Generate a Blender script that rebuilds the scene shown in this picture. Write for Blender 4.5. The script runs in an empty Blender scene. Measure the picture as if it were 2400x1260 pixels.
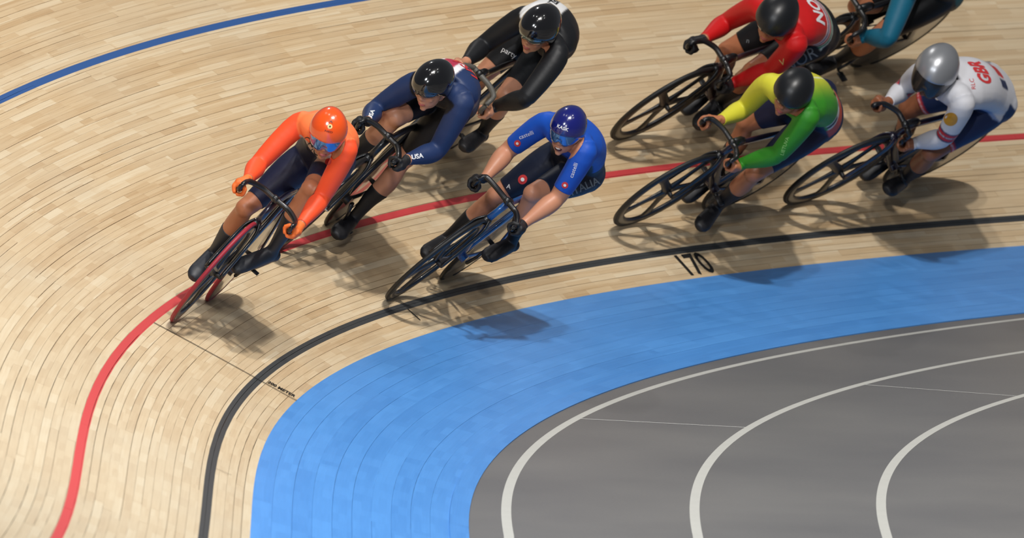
import bpy, bmesh, math, random
import numpy as np
from mathutils import Vector, Matrix, Euler
from mathutils.bvhtree import BVHTree
R = math.radians
C = bpy.context.scene.collection
sc = bpy.context.scene
random.seed(7)

# ------------------------------------------------------------------ camera, sky, lamps, exposure
G = dict(f=23704.685290367084, dist=61.9334, e=6.05389, roll=1.59128, Cx=-1.237549, Cy=-11.83394, R=42.43513,
         aw=1.09188, al=13.04246, w0=.17272, w=.94248, be=21.96658, be1=48.43201, k1=0.010479488663724097, be2=-2.72564,
         k2=-0.0002719780355370325, beq=-29.20775, kb=0.012410681337059425, k3=-2.8661169392500727e-05)
_e, _r = R(G['e']), R(G['roll'])
FW = np.array([0, math.cos(_e), -math.sin(_e)])
_up = np.array([0, math.sin(_e), math.cos(_e)]); _rt = np.array([1., 0, 0])
RT = _rt*math.cos(_r)+_up*math.sin(_r); UP = _up*math.cos(_r)-_rt*math.sin(_r)
cam = bpy.data.cameras.new('camera'); cam.sensor_width = 36; cam.lens = 36*G['f']/2400
cam.clip_start = 1; cam.clip_end = 300
co = bpy.data.objects.new('camera', cam); C.objects.link(co)
M = Matrix.Identity(4)
for i in range(3):
    M[i][0] = RT[i]; M[i][1] = UP[i]; M[i][2] = -FW[i]; M[i][3] = -FW[i]*G['dist']
co.matrix_world = M
sc.camera = co
cam.dof.use_dof = True; cam.dof.focus_distance = 54.5; cam.dof.aperture_fstop = 4.5

w = bpy.data.worlds.new('arena_dark'); sc.world = w; w.use_nodes = True
w.node_tree.nodes['Background'].inputs[0].default_value = (.88, .92, 1.0, 1)
w.node_tree.nodes['Background'].inputs[1].default_value = .22

def lamp(name, loc, target, power, size, col=(1, .965, .92)):
    l = bpy.data.lights.new(name, 'AREA'); l.energy = power; l.size = size; l.color = col; l.shape = 'DISK'
    o = bpy.data.objects.new(name, l); C.objects.link(o); o.location = loc
    d = Vector(target)-Vector(loc); o.rotation_euler = d.to_track_quat('-Z', 'Y').to_euler()
    return o
lamp('roof_or_fill_light', (4.4, -12.2, 13.6), (-1.0, -5, .6), 2100, .55)
lamp('roof_or_fill_light', (3.0, -13.4, 14.5), (-1.0, -6, .6), 1300, .55)
lamp('roof_or_fill_light', (-2.6, -15.5, 7.0), (-1.6, -11.5, .4), 700, 2.2, (.93, .97, 1))  # soft cool fill added to brighten the lower left
lamp('roof_or_fill_light', (-3.0, 6.0, 15.0), (0, -3, .6), 450, .4)
lamp('roof_or_fill_light', (0.5, -30.0, 8.5), (0, -4, .6), 2200, .8, (.97, .98, 1))  # low front light added to lift the boards that face the camera
for lx, ly in ((-1.5, -9), (1.5, -17), (7.5, -8.5), (7, -15), (11, -12), (-5, -6)):       # smaller lamps of the roof rig
    lamp('roof_lamp', (lx, ly, 15.0), (0, -5, .6), 110, .3)
sc.view_settings.view_transform = 'Standard'; sc.view_settings.look = 'None'
sc.view_settings.exposure = -.92; sc.view_settings.gamma = 1; sc.view_settings.use_curve_mapping = False
sc.cycles.max_bounces = 5; sc.cycles.caustics_reflective = False; sc.cycles.caustics_refractive = False

# ------------------------------------------------------------------ track surface maths
_TH = np.linspace(-1.9, 1.9, 6001); _S = _TH*G['R']
_kap = (1/G['R']+G['k1']*_S+G['k2']*_S**2+G['k3']*_S**3).clip(-.02, .2)
_ds = _S[1]-_S[0]; _i0 = len(_S)//2
_ang = np.concatenate([[0], np.cumsum((_kap[1:]+_kap[:-1])/2*_ds)]); _ang -= _ang[_i0]
_x = np.concatenate([[0], np.cumsum((np.sin(_ang[1:])+np.sin(_ang[:-1]))/2*_ds)]); _x -= _x[_i0]
_y = np.concatenate([[0], np.cumsum((np.cos(_ang[1:])+np.cos(_ang[:-1]))/2*_ds)]); _y -= _y[_i0]
_x += G['Cx']; _y += G['Cy']
H0 = G['aw']*math.sin(R(G['al'])); COA = math.cos(R(G['al']))
DB = 2.5745
WARP = {'azo': (0, -2.7, 12.89, [-4.1547e-06, 1.7076e-05, 0.00060209, -0.003045, -0.0045199]), 'black': (0.225, -3.11, 13.03, [2.1576e-07, -4.6261e-05, 0.00062812, -0.0018551, -0.0023623]), 'red': (0.875, -5.01, 13.59, [-1.6941e-06, 3.8375e-05, -0.00017223, -0.00073691, 0.00086528]), 'blue': (2.5745, 5.27, 9.0, [-0.0035342, 0.049485, -0.1698]), 'azi': (-1.0919, -0.62, 11.62, [-3.5388e-05, 0.00077562, -0.0043725, 0.0007689, 0.0072011]), 'w1': (0, -0.58, 11.38, [1.949e-05, -0.00011805, -0.0024926, 0.014835, -0.0091803]), 'w2': (0, -0.37, 9.76, [-0.00081007, 0.0044104, -0.0056201]), 'w3': (0, -0.17, 7.25, [-0.00073578, 0.0034007, -0.0033215])}
def wv(k, s):
    nom, a, b, c = WARP[k]; return np.polyval(c, np.clip(s, a, b))
def surf(s, d):
    """arc position s and distance d up the banking (arrays) -> points (n,3)"""
    s = np.atleast_1d(np.asarray(s, float)); d = np.atleast_1d(np.asarray(d, float))+0*s; s = s+0*d
    x = np.interp(s, _S, _x); y = np.interp(s, _S, _y); a = np.interp(s, _S, _ang)
    nx, ny = -np.cos(a), np.sin(a)
    W_ = np.stack([wv('azi', s), wv('azo', s), wv('black', s), wv('red', s), wv('blue', s)], 1)
    kn = np.array([-G['aw'], 0, .225, .875, DB])
    dd = d.clip(kn[0], kn[-1]); j = np.clip(np.searchsorted(kn, dd, 'right')-1, 0, 3)
    t = (dd-kn[j])/(kn[j+1]-kn[j]); ii = np.arange(len(s))
    d2 = d+W_[ii, j]*(1-t)+W_[ii, j+1]*t
    d2 = np.where(d < -G['aw'], d+W_[:, 0], d2)
    ac = a.clip(-.35, 1.1)
    be = np.radians(G['be']+G['be1']*ac+G['beq']*ac*ac); b2 = np.radians(G['be2']+100*G['kb']*ac)
    dp = np.maximum(d2, 0); o = 0*d2; z = 0*d2; n = 12
    for i in range(n):
        b = be+b2*dp*(i+.5)/n
        o += np.cos(b)*dp/n; z += np.sin(b)*dp/n
    z += H0
    al = R(G['al'])
    dn = np.minimum(d2, 0); dn1 = np.maximum(dn, -G['aw']); dn2 = dn-dn1
    o = o+dn1*math.cos(al)+dn2
    z = np.maximum(z+dn1*math.sin(al), 0)
    return np.stack([x+nx*o, y+ny*o, z], -1)
def floor_pt(s, k, off):
    s = np.atleast_1d(np.asarray(s, float))
    x = np.interp(s, _S, _x); y = np.interp(s, _S, _y); a = np.interp(s, _S, _ang)
    o = -G['aw']*COA+(off+G['aw'])+wv(k, s)
    return np.stack([x-np.cos(a)*o, y+np.sin(a)*o, 0*s], -1)
def norm_at(s, d):
    e = 1e-3
    T = surf(s+e, d)-surf(s-e, d); Cc = surf(s, d+e)-surf(s, d-e)
    N = np.cross(T, Cc); N /= np.linalg.norm(N, axis=-1, keepdims=True)
    N[N[:, 2] < 0] *= -1
    return N

# ------------------------------------------------------------------ helpers
def mesh_obj(name, verts, faces, mat=None, parent=None, smooth=False, local=None):
    me = bpy.data.meshes.new(name); me.from_pydata([tuple(map(float, v)) for v in verts], [], faces); me.update()
    if smooth: me.polygons.foreach_set('use_smooth', [True]*len(me.polygons))
    if mat: me.materials.append(mat)
    o = bpy.data.objects.new(name, me); C.objects.link(o)
    if parent: o.parent = parent
    return o
def empty(name, parent=None):
    o = bpy.data.objects.new(name, None); C.objects.link(o); o.empty_display_size = .1
    if parent: o.parent = parent
    return o
def tag(o, label=None, cat=None, group=None, kind=None):
    if label: o['label'] = label
    if cat: o['category'] = cat
    if group: o['group'] = group
    if kind: o['kind'] = kind
    return o
def srgb(r, g, b):
    f = lambda c: (c/255/12.92 if c/255 <= .04045 else ((c/255+.055)/1.055)**2.4)
    return (f(r), f(g), f(b), 1)
_mc = {}
def mat(name, col, rough=.5, metal=0, coat=0, spec=.5, sheen=0, alpha=1, trans=0):
    if name in _mc: return _mc[name]
    m = bpy.data.materials.new(name); m.use_nodes = True; nt = m.node_tree; b = nt.nodes['Principled BSDF']
    b.inputs['Base Color'].default_value = col; b.inputs['Roughness'].default_value = rough
    b.inputs['Metallic'].default_value = metal; b.inputs['Coat Weight'].default_value = coat
    b.inputs['Specular IOR Level'].default_value = spec
    b.inputs['Coat Roughness'].default_value = .04
    b.inputs['Transmission Weight'].default_value = trans
    if sheen: b.inputs['Sheen Weight'].default_value = sheen
    # faint procedural variation so that nothing is dead flat
    tc = nt.nodes.new('ShaderNodeTexCoord'); nz = nt.nodes.new('ShaderNodeTexNoise'); nz.inputs['Scale'].default_value = 9
    nz.inputs['Detail'].default_value = 3
    mx = nt.nodes.new('ShaderNodeMix'); mx.data_type = 'RGBA'; mx.blend_type = 'MULTIPLY'; mx.inputs[0].default_value = .25
    nt.links.new(tc.outputs['Object'], nz.inputs['Vector'])
    mx.inputs[6].default_value = col; nt.links.new(nz.outputs['Fac'], mx.inputs[7])
    cr = nt.nodes.new('ShaderNodeMapRange'); cr.inputs[3].default_value = .75; cr.inputs[4].default_value = 1.25
    nt.links.new(nz.outputs['Fac'], cr.inputs[0]); nt.links.new(cr.outputs[0], mx.inputs[7])
    nt.links.new(mx.outputs[2], b.inputs['Base Color'])
    _mc[name] = m; return m
def nodes(m): return m.node_tree.nodes, m.node_tree.links

# wood of the track, painted lines carried by the board's own u (along) v (up the bank) coordinates
def wood_material(name, painted):
    m = bpy.data.materials.new(name); m.use_nodes = True; N, L = nodes(m); b = N['Principled BSDF']
    uv = N.new('ShaderNodeUVMap'); uv.uv_map = 'UVMap'
    at = N.new('ShaderNodeAttribute'); at.attribute_name = 'tone'
    mp = N.new('ShaderNodeMapping'); mp.inputs['Scale'].default_value = (2.2, 95, 1); L.new(uv.outputs[0], mp.inputs[0])
    ad = N.new('ShaderNodeVectorMath'); ad.operation = 'ADD'
    ms = N.new('ShaderNodeVectorMath'); ms.operation = 'SCALE'; ms.inputs['Scale'].default_value = 37.0
    L.new(at.outputs['Color'], ms.inputs[0]); L.new(mp.outputs[0], ad.inputs[0]); L.new(ms.outputs[0], ad.inputs[1])
    nz = N.new('ShaderNodeTexNoise'); nz.inputs['Scale'].default_value = 1; nz.inputs['Detail'].default_value = 5; nz.inputs['Distortion'].default_value = .6
    L.new(ad.outputs[0], nz.inputs['Vector'])
    # short blocks of tone along each board
    mp2 = N.new('ShaderNodeMapping'); mp2.inputs['Scale'].default_value = (3.4, 22.2, 1); L.new(uv.outputs[0], mp2.inputs[0])
    fl = N.new('ShaderNodeVectorMath'); fl.operation = 'FLOOR'
    ad2 = N.new('ShaderNodeVectorMath'); ad2.operation = 'ADD'; L.new(mp2.outputs[0], ad2.inputs[0]); L.new(ms.outputs[0], ad2.inputs[1])
    L.new(ad2.outputs[0], fl.inputs[0])
    wn = N.new('ShaderNodeTexWhiteNoise'); wn.noise_dimensions = '2D'; L.new(fl.outputs[0], wn.inputs['Vector'])
    sp = N.new('ShaderNodeSeparateColor'); L.new(at.outputs['Color'], sp.inputs[0])
    ml = N.new('ShaderNodeMath'); ml.operation = 'MULTIPLY_ADD'; ml.inputs[1].default_value = .30
    L.new(wn.outputs['Value'], ml.inputs[0]); 
    m3 = N.new('ShaderNodeMath'); m3.operation = 'MULTIPLY'; m3.inputs[1].default_value = .34; L.new(sp.outputs[0], m3.inputs[0])
    L.new(m3.outputs[0], ml.inputs[2])
    m4 = N.new('ShaderNodeMath'); m4.operation = 'MULTIPLY_ADD'; m4.inputs[1].default_value = .62; L.new(nz.outputs['Fac'], m4.inputs[0]); L.new(ml.outputs[0], m4.inputs[2])
    cr = N.new('ShaderNodeValToRGB'); e = cr.color_ramp.elements
    if painted == 'blue':
        e[0].position = .2; e[0].color = srgb(68, 134, 206); e[1].position = 1.1; e[1].color = srgb(86, 155, 227)
    else:
        e[0].position = .12; e[0].color = srgb(184, 147, 104)
        e[1].position = .98; e[1].color = srgb(232, 212, 178)
        x_ = cr.color_ramp.elements.new(.45); x_.color = srgb(206, 175, 133)
        x_ = cr.color_ramp.elements.new(.72); x_.color = srgb(220, 193, 153)
    L.new(m4.outputs[0], cr.inputs[0])
    last = cr.outputs[0]
    if painted != 'blue':
        # greyer, paler patch worn into the boards around the black line and on the upper left
        pn = N.new('ShaderNodeTexNoise'); pn.inputs['Scale'].default_value = .9; L.new(uv.outputs[0], pn.inputs['Vector'])
        pr = N.new('ShaderNodeMapRange'); pr.inputs[1].default_value = .45; pr.inputs[2].default_value = .7; pr.inputs[4].default_value = .35
        L.new(pn.outputs['Fac'], pr.inputs[0])
        pm = N.new('ShaderNodeMix'); pm.data_type = 'RGBA'; L.new(pr.outputs[0], pm.inputs[0]); L.new(last, pm.inputs[6]); pm.inputs[7].default_value = srgb(212, 196, 168)
        last = pm.outputs[2]
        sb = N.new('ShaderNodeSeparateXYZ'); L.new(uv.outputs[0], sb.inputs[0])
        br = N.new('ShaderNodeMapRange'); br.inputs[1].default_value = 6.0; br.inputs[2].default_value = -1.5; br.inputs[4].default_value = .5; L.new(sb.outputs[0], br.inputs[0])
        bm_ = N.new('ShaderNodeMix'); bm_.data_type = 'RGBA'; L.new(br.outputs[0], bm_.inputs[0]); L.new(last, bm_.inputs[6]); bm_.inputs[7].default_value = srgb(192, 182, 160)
        last = bm_.outputs[2]      # greyer, paler tone blended in along the boards toward this end
        sx = N.new('ShaderNodeSeparateXYZ'); L.new(uv.outputs[0], sx.inputs[0])
        for lo, hi, col in ((.2, .25, srgb(64, 66, 67)), (.85, .90, srgb(205, 70, 72)), (DB-.026, DB+.026, srgb(52, 92, 152))):
            cm = N.new('ShaderNodeMath'); cm.operation = 'COMPARE'; cm.inputs[1].default_value = (lo+hi)/2; cm.inputs[2].default_value = (hi-lo)/2
            L.new(sx.outputs[1], cm.inputs[0])
            mm = N.new('ShaderNodeMix'); mm.data_type = 'RGBA'; L.new(cm.outputs[0], mm.inputs[0]); L.new(last, mm.inputs[6]); mm.inputs[7].default_value = col
            last = mm.outputs[2]
    L.new(last, b.inputs['Base Color']); b.inputs['Roughness'].default_value = .5 if painted != 'blue' else .42
    b.inputs['Specular IOR Level'].default_value = .35
    return m
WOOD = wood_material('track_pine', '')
AZUR = wood_material('track_blue_paint', 'blue')
DARK = mat('dark_gap', srgb(60, 45, 32), .9, spec=.1)

# ------------------------------------------------------------------ the setting
def strip_mesh(s0, s1, d0, d1, step, top=.0, thick=.012, inset=.0):
    n = max(1, int(math.ceil((s1-s0)/step))); ss = np.linspace(s0, s1, n+1)
    a = surf(ss, d0); b_ = surf(ss, d1); N = norm_at(ss, (d0+d1)/2)
    V = np.concatenate([a+N*top, b_+N*top, a-N*(thick-top), b_-N*(thick-top)]); m = n+1
    F = []
    for i in range(n):
        F.append((i, i+1, m+i+1, m+i)); F.append((2*m+i, 2*m+i+1, i+1, i)); F.append((m+i, m+i+1, 3*m+i+1, 3*m+i))
    F.append((0, m, 3*m, 2*m)); F.append((n, 2*m+n, 3*m+n, m+n))
    UV = np.concatenate([np.stack([ss, 0*ss+d0], 1), np.stack([ss, 0*ss+d1], 1)]*2)
    return V, F, UV
def board_obj(name, parts, m, parent):
    VV, FF, UU, TT = [], [], [], []; k = 0
    for V, F, UV, tone in parts:
        VV.append(V); UU.append(UV); TT.append(np.tile(tone, (len(V), 1))); FF += [tuple(i+k for i in f) for f in F]; k += len(V)
    VV = np.concatenate(VV); UU = np.concatenate(UU); TT = np.concatenate(TT)
    o = mesh_obj(name, VV, FF, m, parent); me = o.data
    uvl = me.uv_layers.new(name='UVMap'); li = np.empty(len(me.loops), int); me.loops.foreach_get('vertex_index', li)
    uvl.data.foreach_set('uv', UU[li].ravel().astype(float))
    a = me.attributes.new('tone', 'FLOAT_COLOR', 'POINT')
    a.data.foreach_set('color', np.concatenate([TT, np.ones((len(TT), 1))], 1).ravel())
    return o
def pix(X):
    d = X+FW*G['dist']; z = d@FW
    return np.stack([1200+G['f']*(d@RT)/z, 630-G['f']*(d@UP)/z], -1)

track = empty('banked_track'); tag(track, 'banked velodrome track of pale pine boards with painted red, black and blue lines', 'track', kind='structure')
bedS = np.linspace(-9, 18, 160); bedD = np.array([-G['aw'], -.6, -.3, 0, .11, .225, .4, .6, .875, 1.2, 1.6, 2, 2.3, DB, 3, 3.5, 4, 4.6])
V = []; F = []
for i, s in enumerate(bedS):
    P_ = surf(s, bedD); N_ = norm_at(np.full(len(bedD), s), bedD); V.append(P_-N_*.011)
V = np.concatenate(V); nb = len(bedD)
for i in range(len(bedS)-1):
    for j in range(nb-1): F.append((i*nb+j, (i+1)*nb+j, (i+1)*nb+j+1, i*nb+j+1))
mesh_obj('track_bed', V, F, DARK, track)

boards = []
PW = .0451
rows = int(4.5/PW)
for r in range(rows):
    d0 = r*PW; d1 = d0+PW; g = 0
    s = -8.5-random.random()*2
    while s < 17.5:
        L_ = random.uniform(1.7, 3.3) if 1.2 < s < 15 else random.uniform(2.4, 3.8)
        g = random.choice((.0004, .0008, .0018, .0032, .0046)) if r else 0
        boards.append((s, min(s+L_, 17.6), d0+g/2, d1-random.choice((.0004, .0006, .0022))/2)); s += L_+.0012
items = []
for s0, s1, d0, d1 in boards:
    V, F, UV = strip_mesh(s0, s1, d0, d1, .24 if s0 > -1 else .6, top=random.uniform(-.0003, .0005))
    q = pix(np.concatenate([V[:len(V)//2]])); cl = q.copy(); cl[:, 0] = cl[:, 0].clip(0, 2400); cl[:, 1] = cl[:, 1].clip(0, 1260)
    m_ = len(V)//4; a_, b_ = cl[:m_], cl[m_:2*m_]
    quad = np.concatenate([a_, b_[::-1]]); x, y = quad[:, 0], quad[:, 1]
    area = abs(np.dot(x, np.roll(y, 1))-np.dot(y, np.roll(x, 1)))/2
    items.append((area, V, F, UV, (random.random(), random.random(), random.random())))
items.sort(key=lambda t: -t[0])
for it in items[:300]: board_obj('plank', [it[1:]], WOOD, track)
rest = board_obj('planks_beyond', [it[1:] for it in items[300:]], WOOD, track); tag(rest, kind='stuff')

blue = empty('blue_band'); tag(blue, 'bright blue painted flat band between the pine boards and the grey floor', 'track edge', kind='structure')
nb_ = 11; bw = G['aw']/nb_
for r in range(nb_):
    d0 = -G['aw']+r*bw; s = -3.2-random.random()*2 if r else -4
    while s < 17:
        L_ = random.uniform(2.6, 4.5)
        V, F, UV = strip_mesh(s, min(s+L_, 17), d0, d0+bw-(random.choice((.0002, .0008, .0014)) if r < nb_-1 else 0), .3, thick=.007 if r else .022, top=.0 if r else .006)
        board_obj('blue_board', [(V, F, UV, (random.random(), random.random(), random.random()))], AZUR, blue); s += L_+.0004

# grey running floor with lane lines
gf = bpy.data.materials.new('grey_sports_floor'); gf.use_nodes = True; N, L = nodes(gf); b = N['Principled BSDF']
tc = N.new('ShaderNodeTexCoord'); nz = N.new('ShaderNodeTexNoise'); nz.inputs['Scale'].default_value = .7; nz.inputs['Detail'].default_value = 6
n2 = N.new('ShaderNodeTexNoise'); n2.inputs['Scale'].default_value = 60; n2.inputs['Detail'].default_value = 3
L.new(tc.outputs['Object'], nz.inputs['Vector']); L.new(tc.outputs['Object'], n2.inputs['Vector'])
mxx = N.new('ShaderNodeMath'); mxx.operation = 'MULTIPLY_ADD'; mxx.inputs[1].default_value = .35; L.new(n2.outputs['Fac'], mxx.inputs[0]); L.new(nz.outputs['Fac'], mxx.inputs[2])
cr = N.new('ShaderNodeValToRGB'); cr.color_ramp.elements[0].position = .4; cr.color_ramp.elements[0].color = srgb(98, 98, 100)
cr.color_ramp.elements[1].position = .95; cr.color_ramp.elements[1].color = srgb(118, 117, 116)
L.new(mxx.outputs[0], cr.inputs[0]); L.new(cr.outputs[0], b.inputs['Base Color']); b.inputs['Roughness'].default_value = .45; b.inputs['Specular IOR Level'].default_value = .3
ss = np.linspace(-4, 17, 120); A_ = floor_pt(ss, 'azi', -G['aw']+.02); B_ = floor_pt(ss, 'azi', -G['aw']-8.0)
V = np.concatenate([A_, B_]); n = len(ss)
V[:, 2] = 0
fl = mesh_obj('floor', V, [(i, i+1, n+i+1, n+i) for i in range(n-1)], gf); tag(fl, 'smooth grey indoor running floor inside the blue band', 'floor', kind='structure')
WHITE = mat('white_line_paint', srgb(190, 190, 184), .5)
lane_lab = ['outer white lane line curving beside the blue band', 'middle white lane line of the three on the grey floor', 'inner white lane line at the lower right of the grey floor']
for i, k in enumerate(('w1', 'w2', 'w3')):
    off = -G['aw']-(G['w0']+G['w']*i); ss = np.linspace(-4, 15.5, 200)
    a_ = floor_pt(ss, k, off+.025); b_ = floor_pt(ss, k, off-.025); V = np.concatenate([a_, b_]); V[:, 2] = .0015; n = len(ss)
    V2 = V.copy(); V2[:, 2] = .0001
    F = [(j, j+1, n+j+1, n+j) for j in range(n-1)]+[(2*n+j, 2*n+j+1, j+1, j) for j in range(n-1)]+[(n+j, n+j+1, 3*n+j+1, 3*n+j) for j in range(n-1)]
    tag(mesh_obj('lane_line', np.concatenate([V, V2]), F, WHITE), lane_lab[i], 'floor line', group='white lane lines', kind='structure')
WHITE2 = mat('thin_line_paint', srgb(216, 216, 212), .5)
def stag(s, a, b, lab):
    dd = np.linspace(-G['aw']-G['w0']-G['w']*a, -G['aw']-G['w0']-G['w']*b, 6); V = []
    for sg in (-.0075, .0075):
        for j, d in enumerate(dd):
            t = j/5; V.append((floor_pt(s+sg, 'w%d' % (a+1), d)[0])*(1-t)+floor_pt(s+sg, 'w%d' % (b+1), d)[0]*t)
    V = np.array(V); V[:, 2] = .0012
    o = mesh_obj('stagger_line', V, [(j, j+1, 6+j+1, 6+j) for j in range(5)], WHITE2); tag(o, lab, 'floor line', group='thin white cross lines', kind='structure')
    # tiny figures printed along it
    return o
st1 = stag(4.577, 0, 1, 'thin white cross line between outer and middle lane lines')
st2 = stag(7.225, 1, 2, 'thin white cross line between middle and inner lane lines')

BLK = mat('black_marking_paint', srgb(22, 20, 18), .6)
def text_mesh(txt, size=1.0, bold=0., spacing=1.0, xs=1.0):
    cu = bpy.data.curves.new('t', 'FONT'); cu.body = txt; cu.size = size; cu.offset = bold; cu.space_character = spacing
    cu.align_x = 'CENTER'; cu.align_y = 'CENTER'; cu.resolution_u = 3
    o = bpy.data.objects.new('t', cu); C.objects.link(o)
    dg = bpy.context.evaluated_depsgraph_get(); dg.update(); me = bpy.data.meshes.new_from_object(o.evaluated_get(dg))
    bpy.data.objects.remove(o); bpy.data.curves.remove(cu)
    bm = bmesh.new(); bm.from_mesh(me); bpy.data.meshes.remove(me)
    bmesh.ops.triangulate(bm, faces=bm.faces)
    for _ in range(5):
        es = [e for e in bm.edges if e.calc_length() > size*.13]
        if not es: break
        bmesh.ops.subdivide_edges(bm, edges=es, cuts=1); bmesh.ops.triangulate(bm, faces=bm.faces)
    V = np.array([v.co[:] for v in bm.verts]).reshape(-1, 3); F = [tuple(v.index for v in f.verts) for f in bm.faces]
    bm.free(); V[:, 0] *= xs
    return V, F
def track_print(name, V2, F, m, parent, s0, d0, ax=(1, 0), ay=(0, 1), lab=None):
    s = s0+V2[:, 0]*ax[0]+V2[:, 1]*ay[0]; d = d0+V2[:, 0]*ax[1]+V2[:, 1]*ay[1]
    P_ = surf(s, d)+norm_at(s, d)*.0042
    o = mesh_obj(name, P_, F, m, parent)
    if lab: o['label'] = lab
    return o
def cross_mark(s, d0, d1, wd, name, m=BLK, parent=track, ds=0):
    dd = np.linspace(d0, d1, 14); tt = np.linspace(0, 1, 14)
    V = np.concatenate([np.stack([tt*ds-wd/2, dd], 1), np.stack([tt*ds+wd/2, dd], 1)])
    return track_print(name, V, [(j, j+1, 14+j+1, 14+j) for j in range(13)], m, parent, s, 0)
cross_mark(2.716, -.004, .85, .013, 'timing_line', ds=.09)
V, F = text_mesh('170', .235, .004, 1.0, .92)
track_print('distance_number', V, F, BLK, track, 9.80, .098)
V, F = text_mesh('200 METER', .10, .003, 1.0, .33)
track_print('timing_lettering', V, F, BLK, track, 2.815, .100, ax=(0, -1), ay=(1, 0))
cross_mark(6.187, .10, .2, .012, 'tick_mark', ds=.02)
cross_mark(-.79, .12, .2, .006, 'tick_mark')

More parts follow.
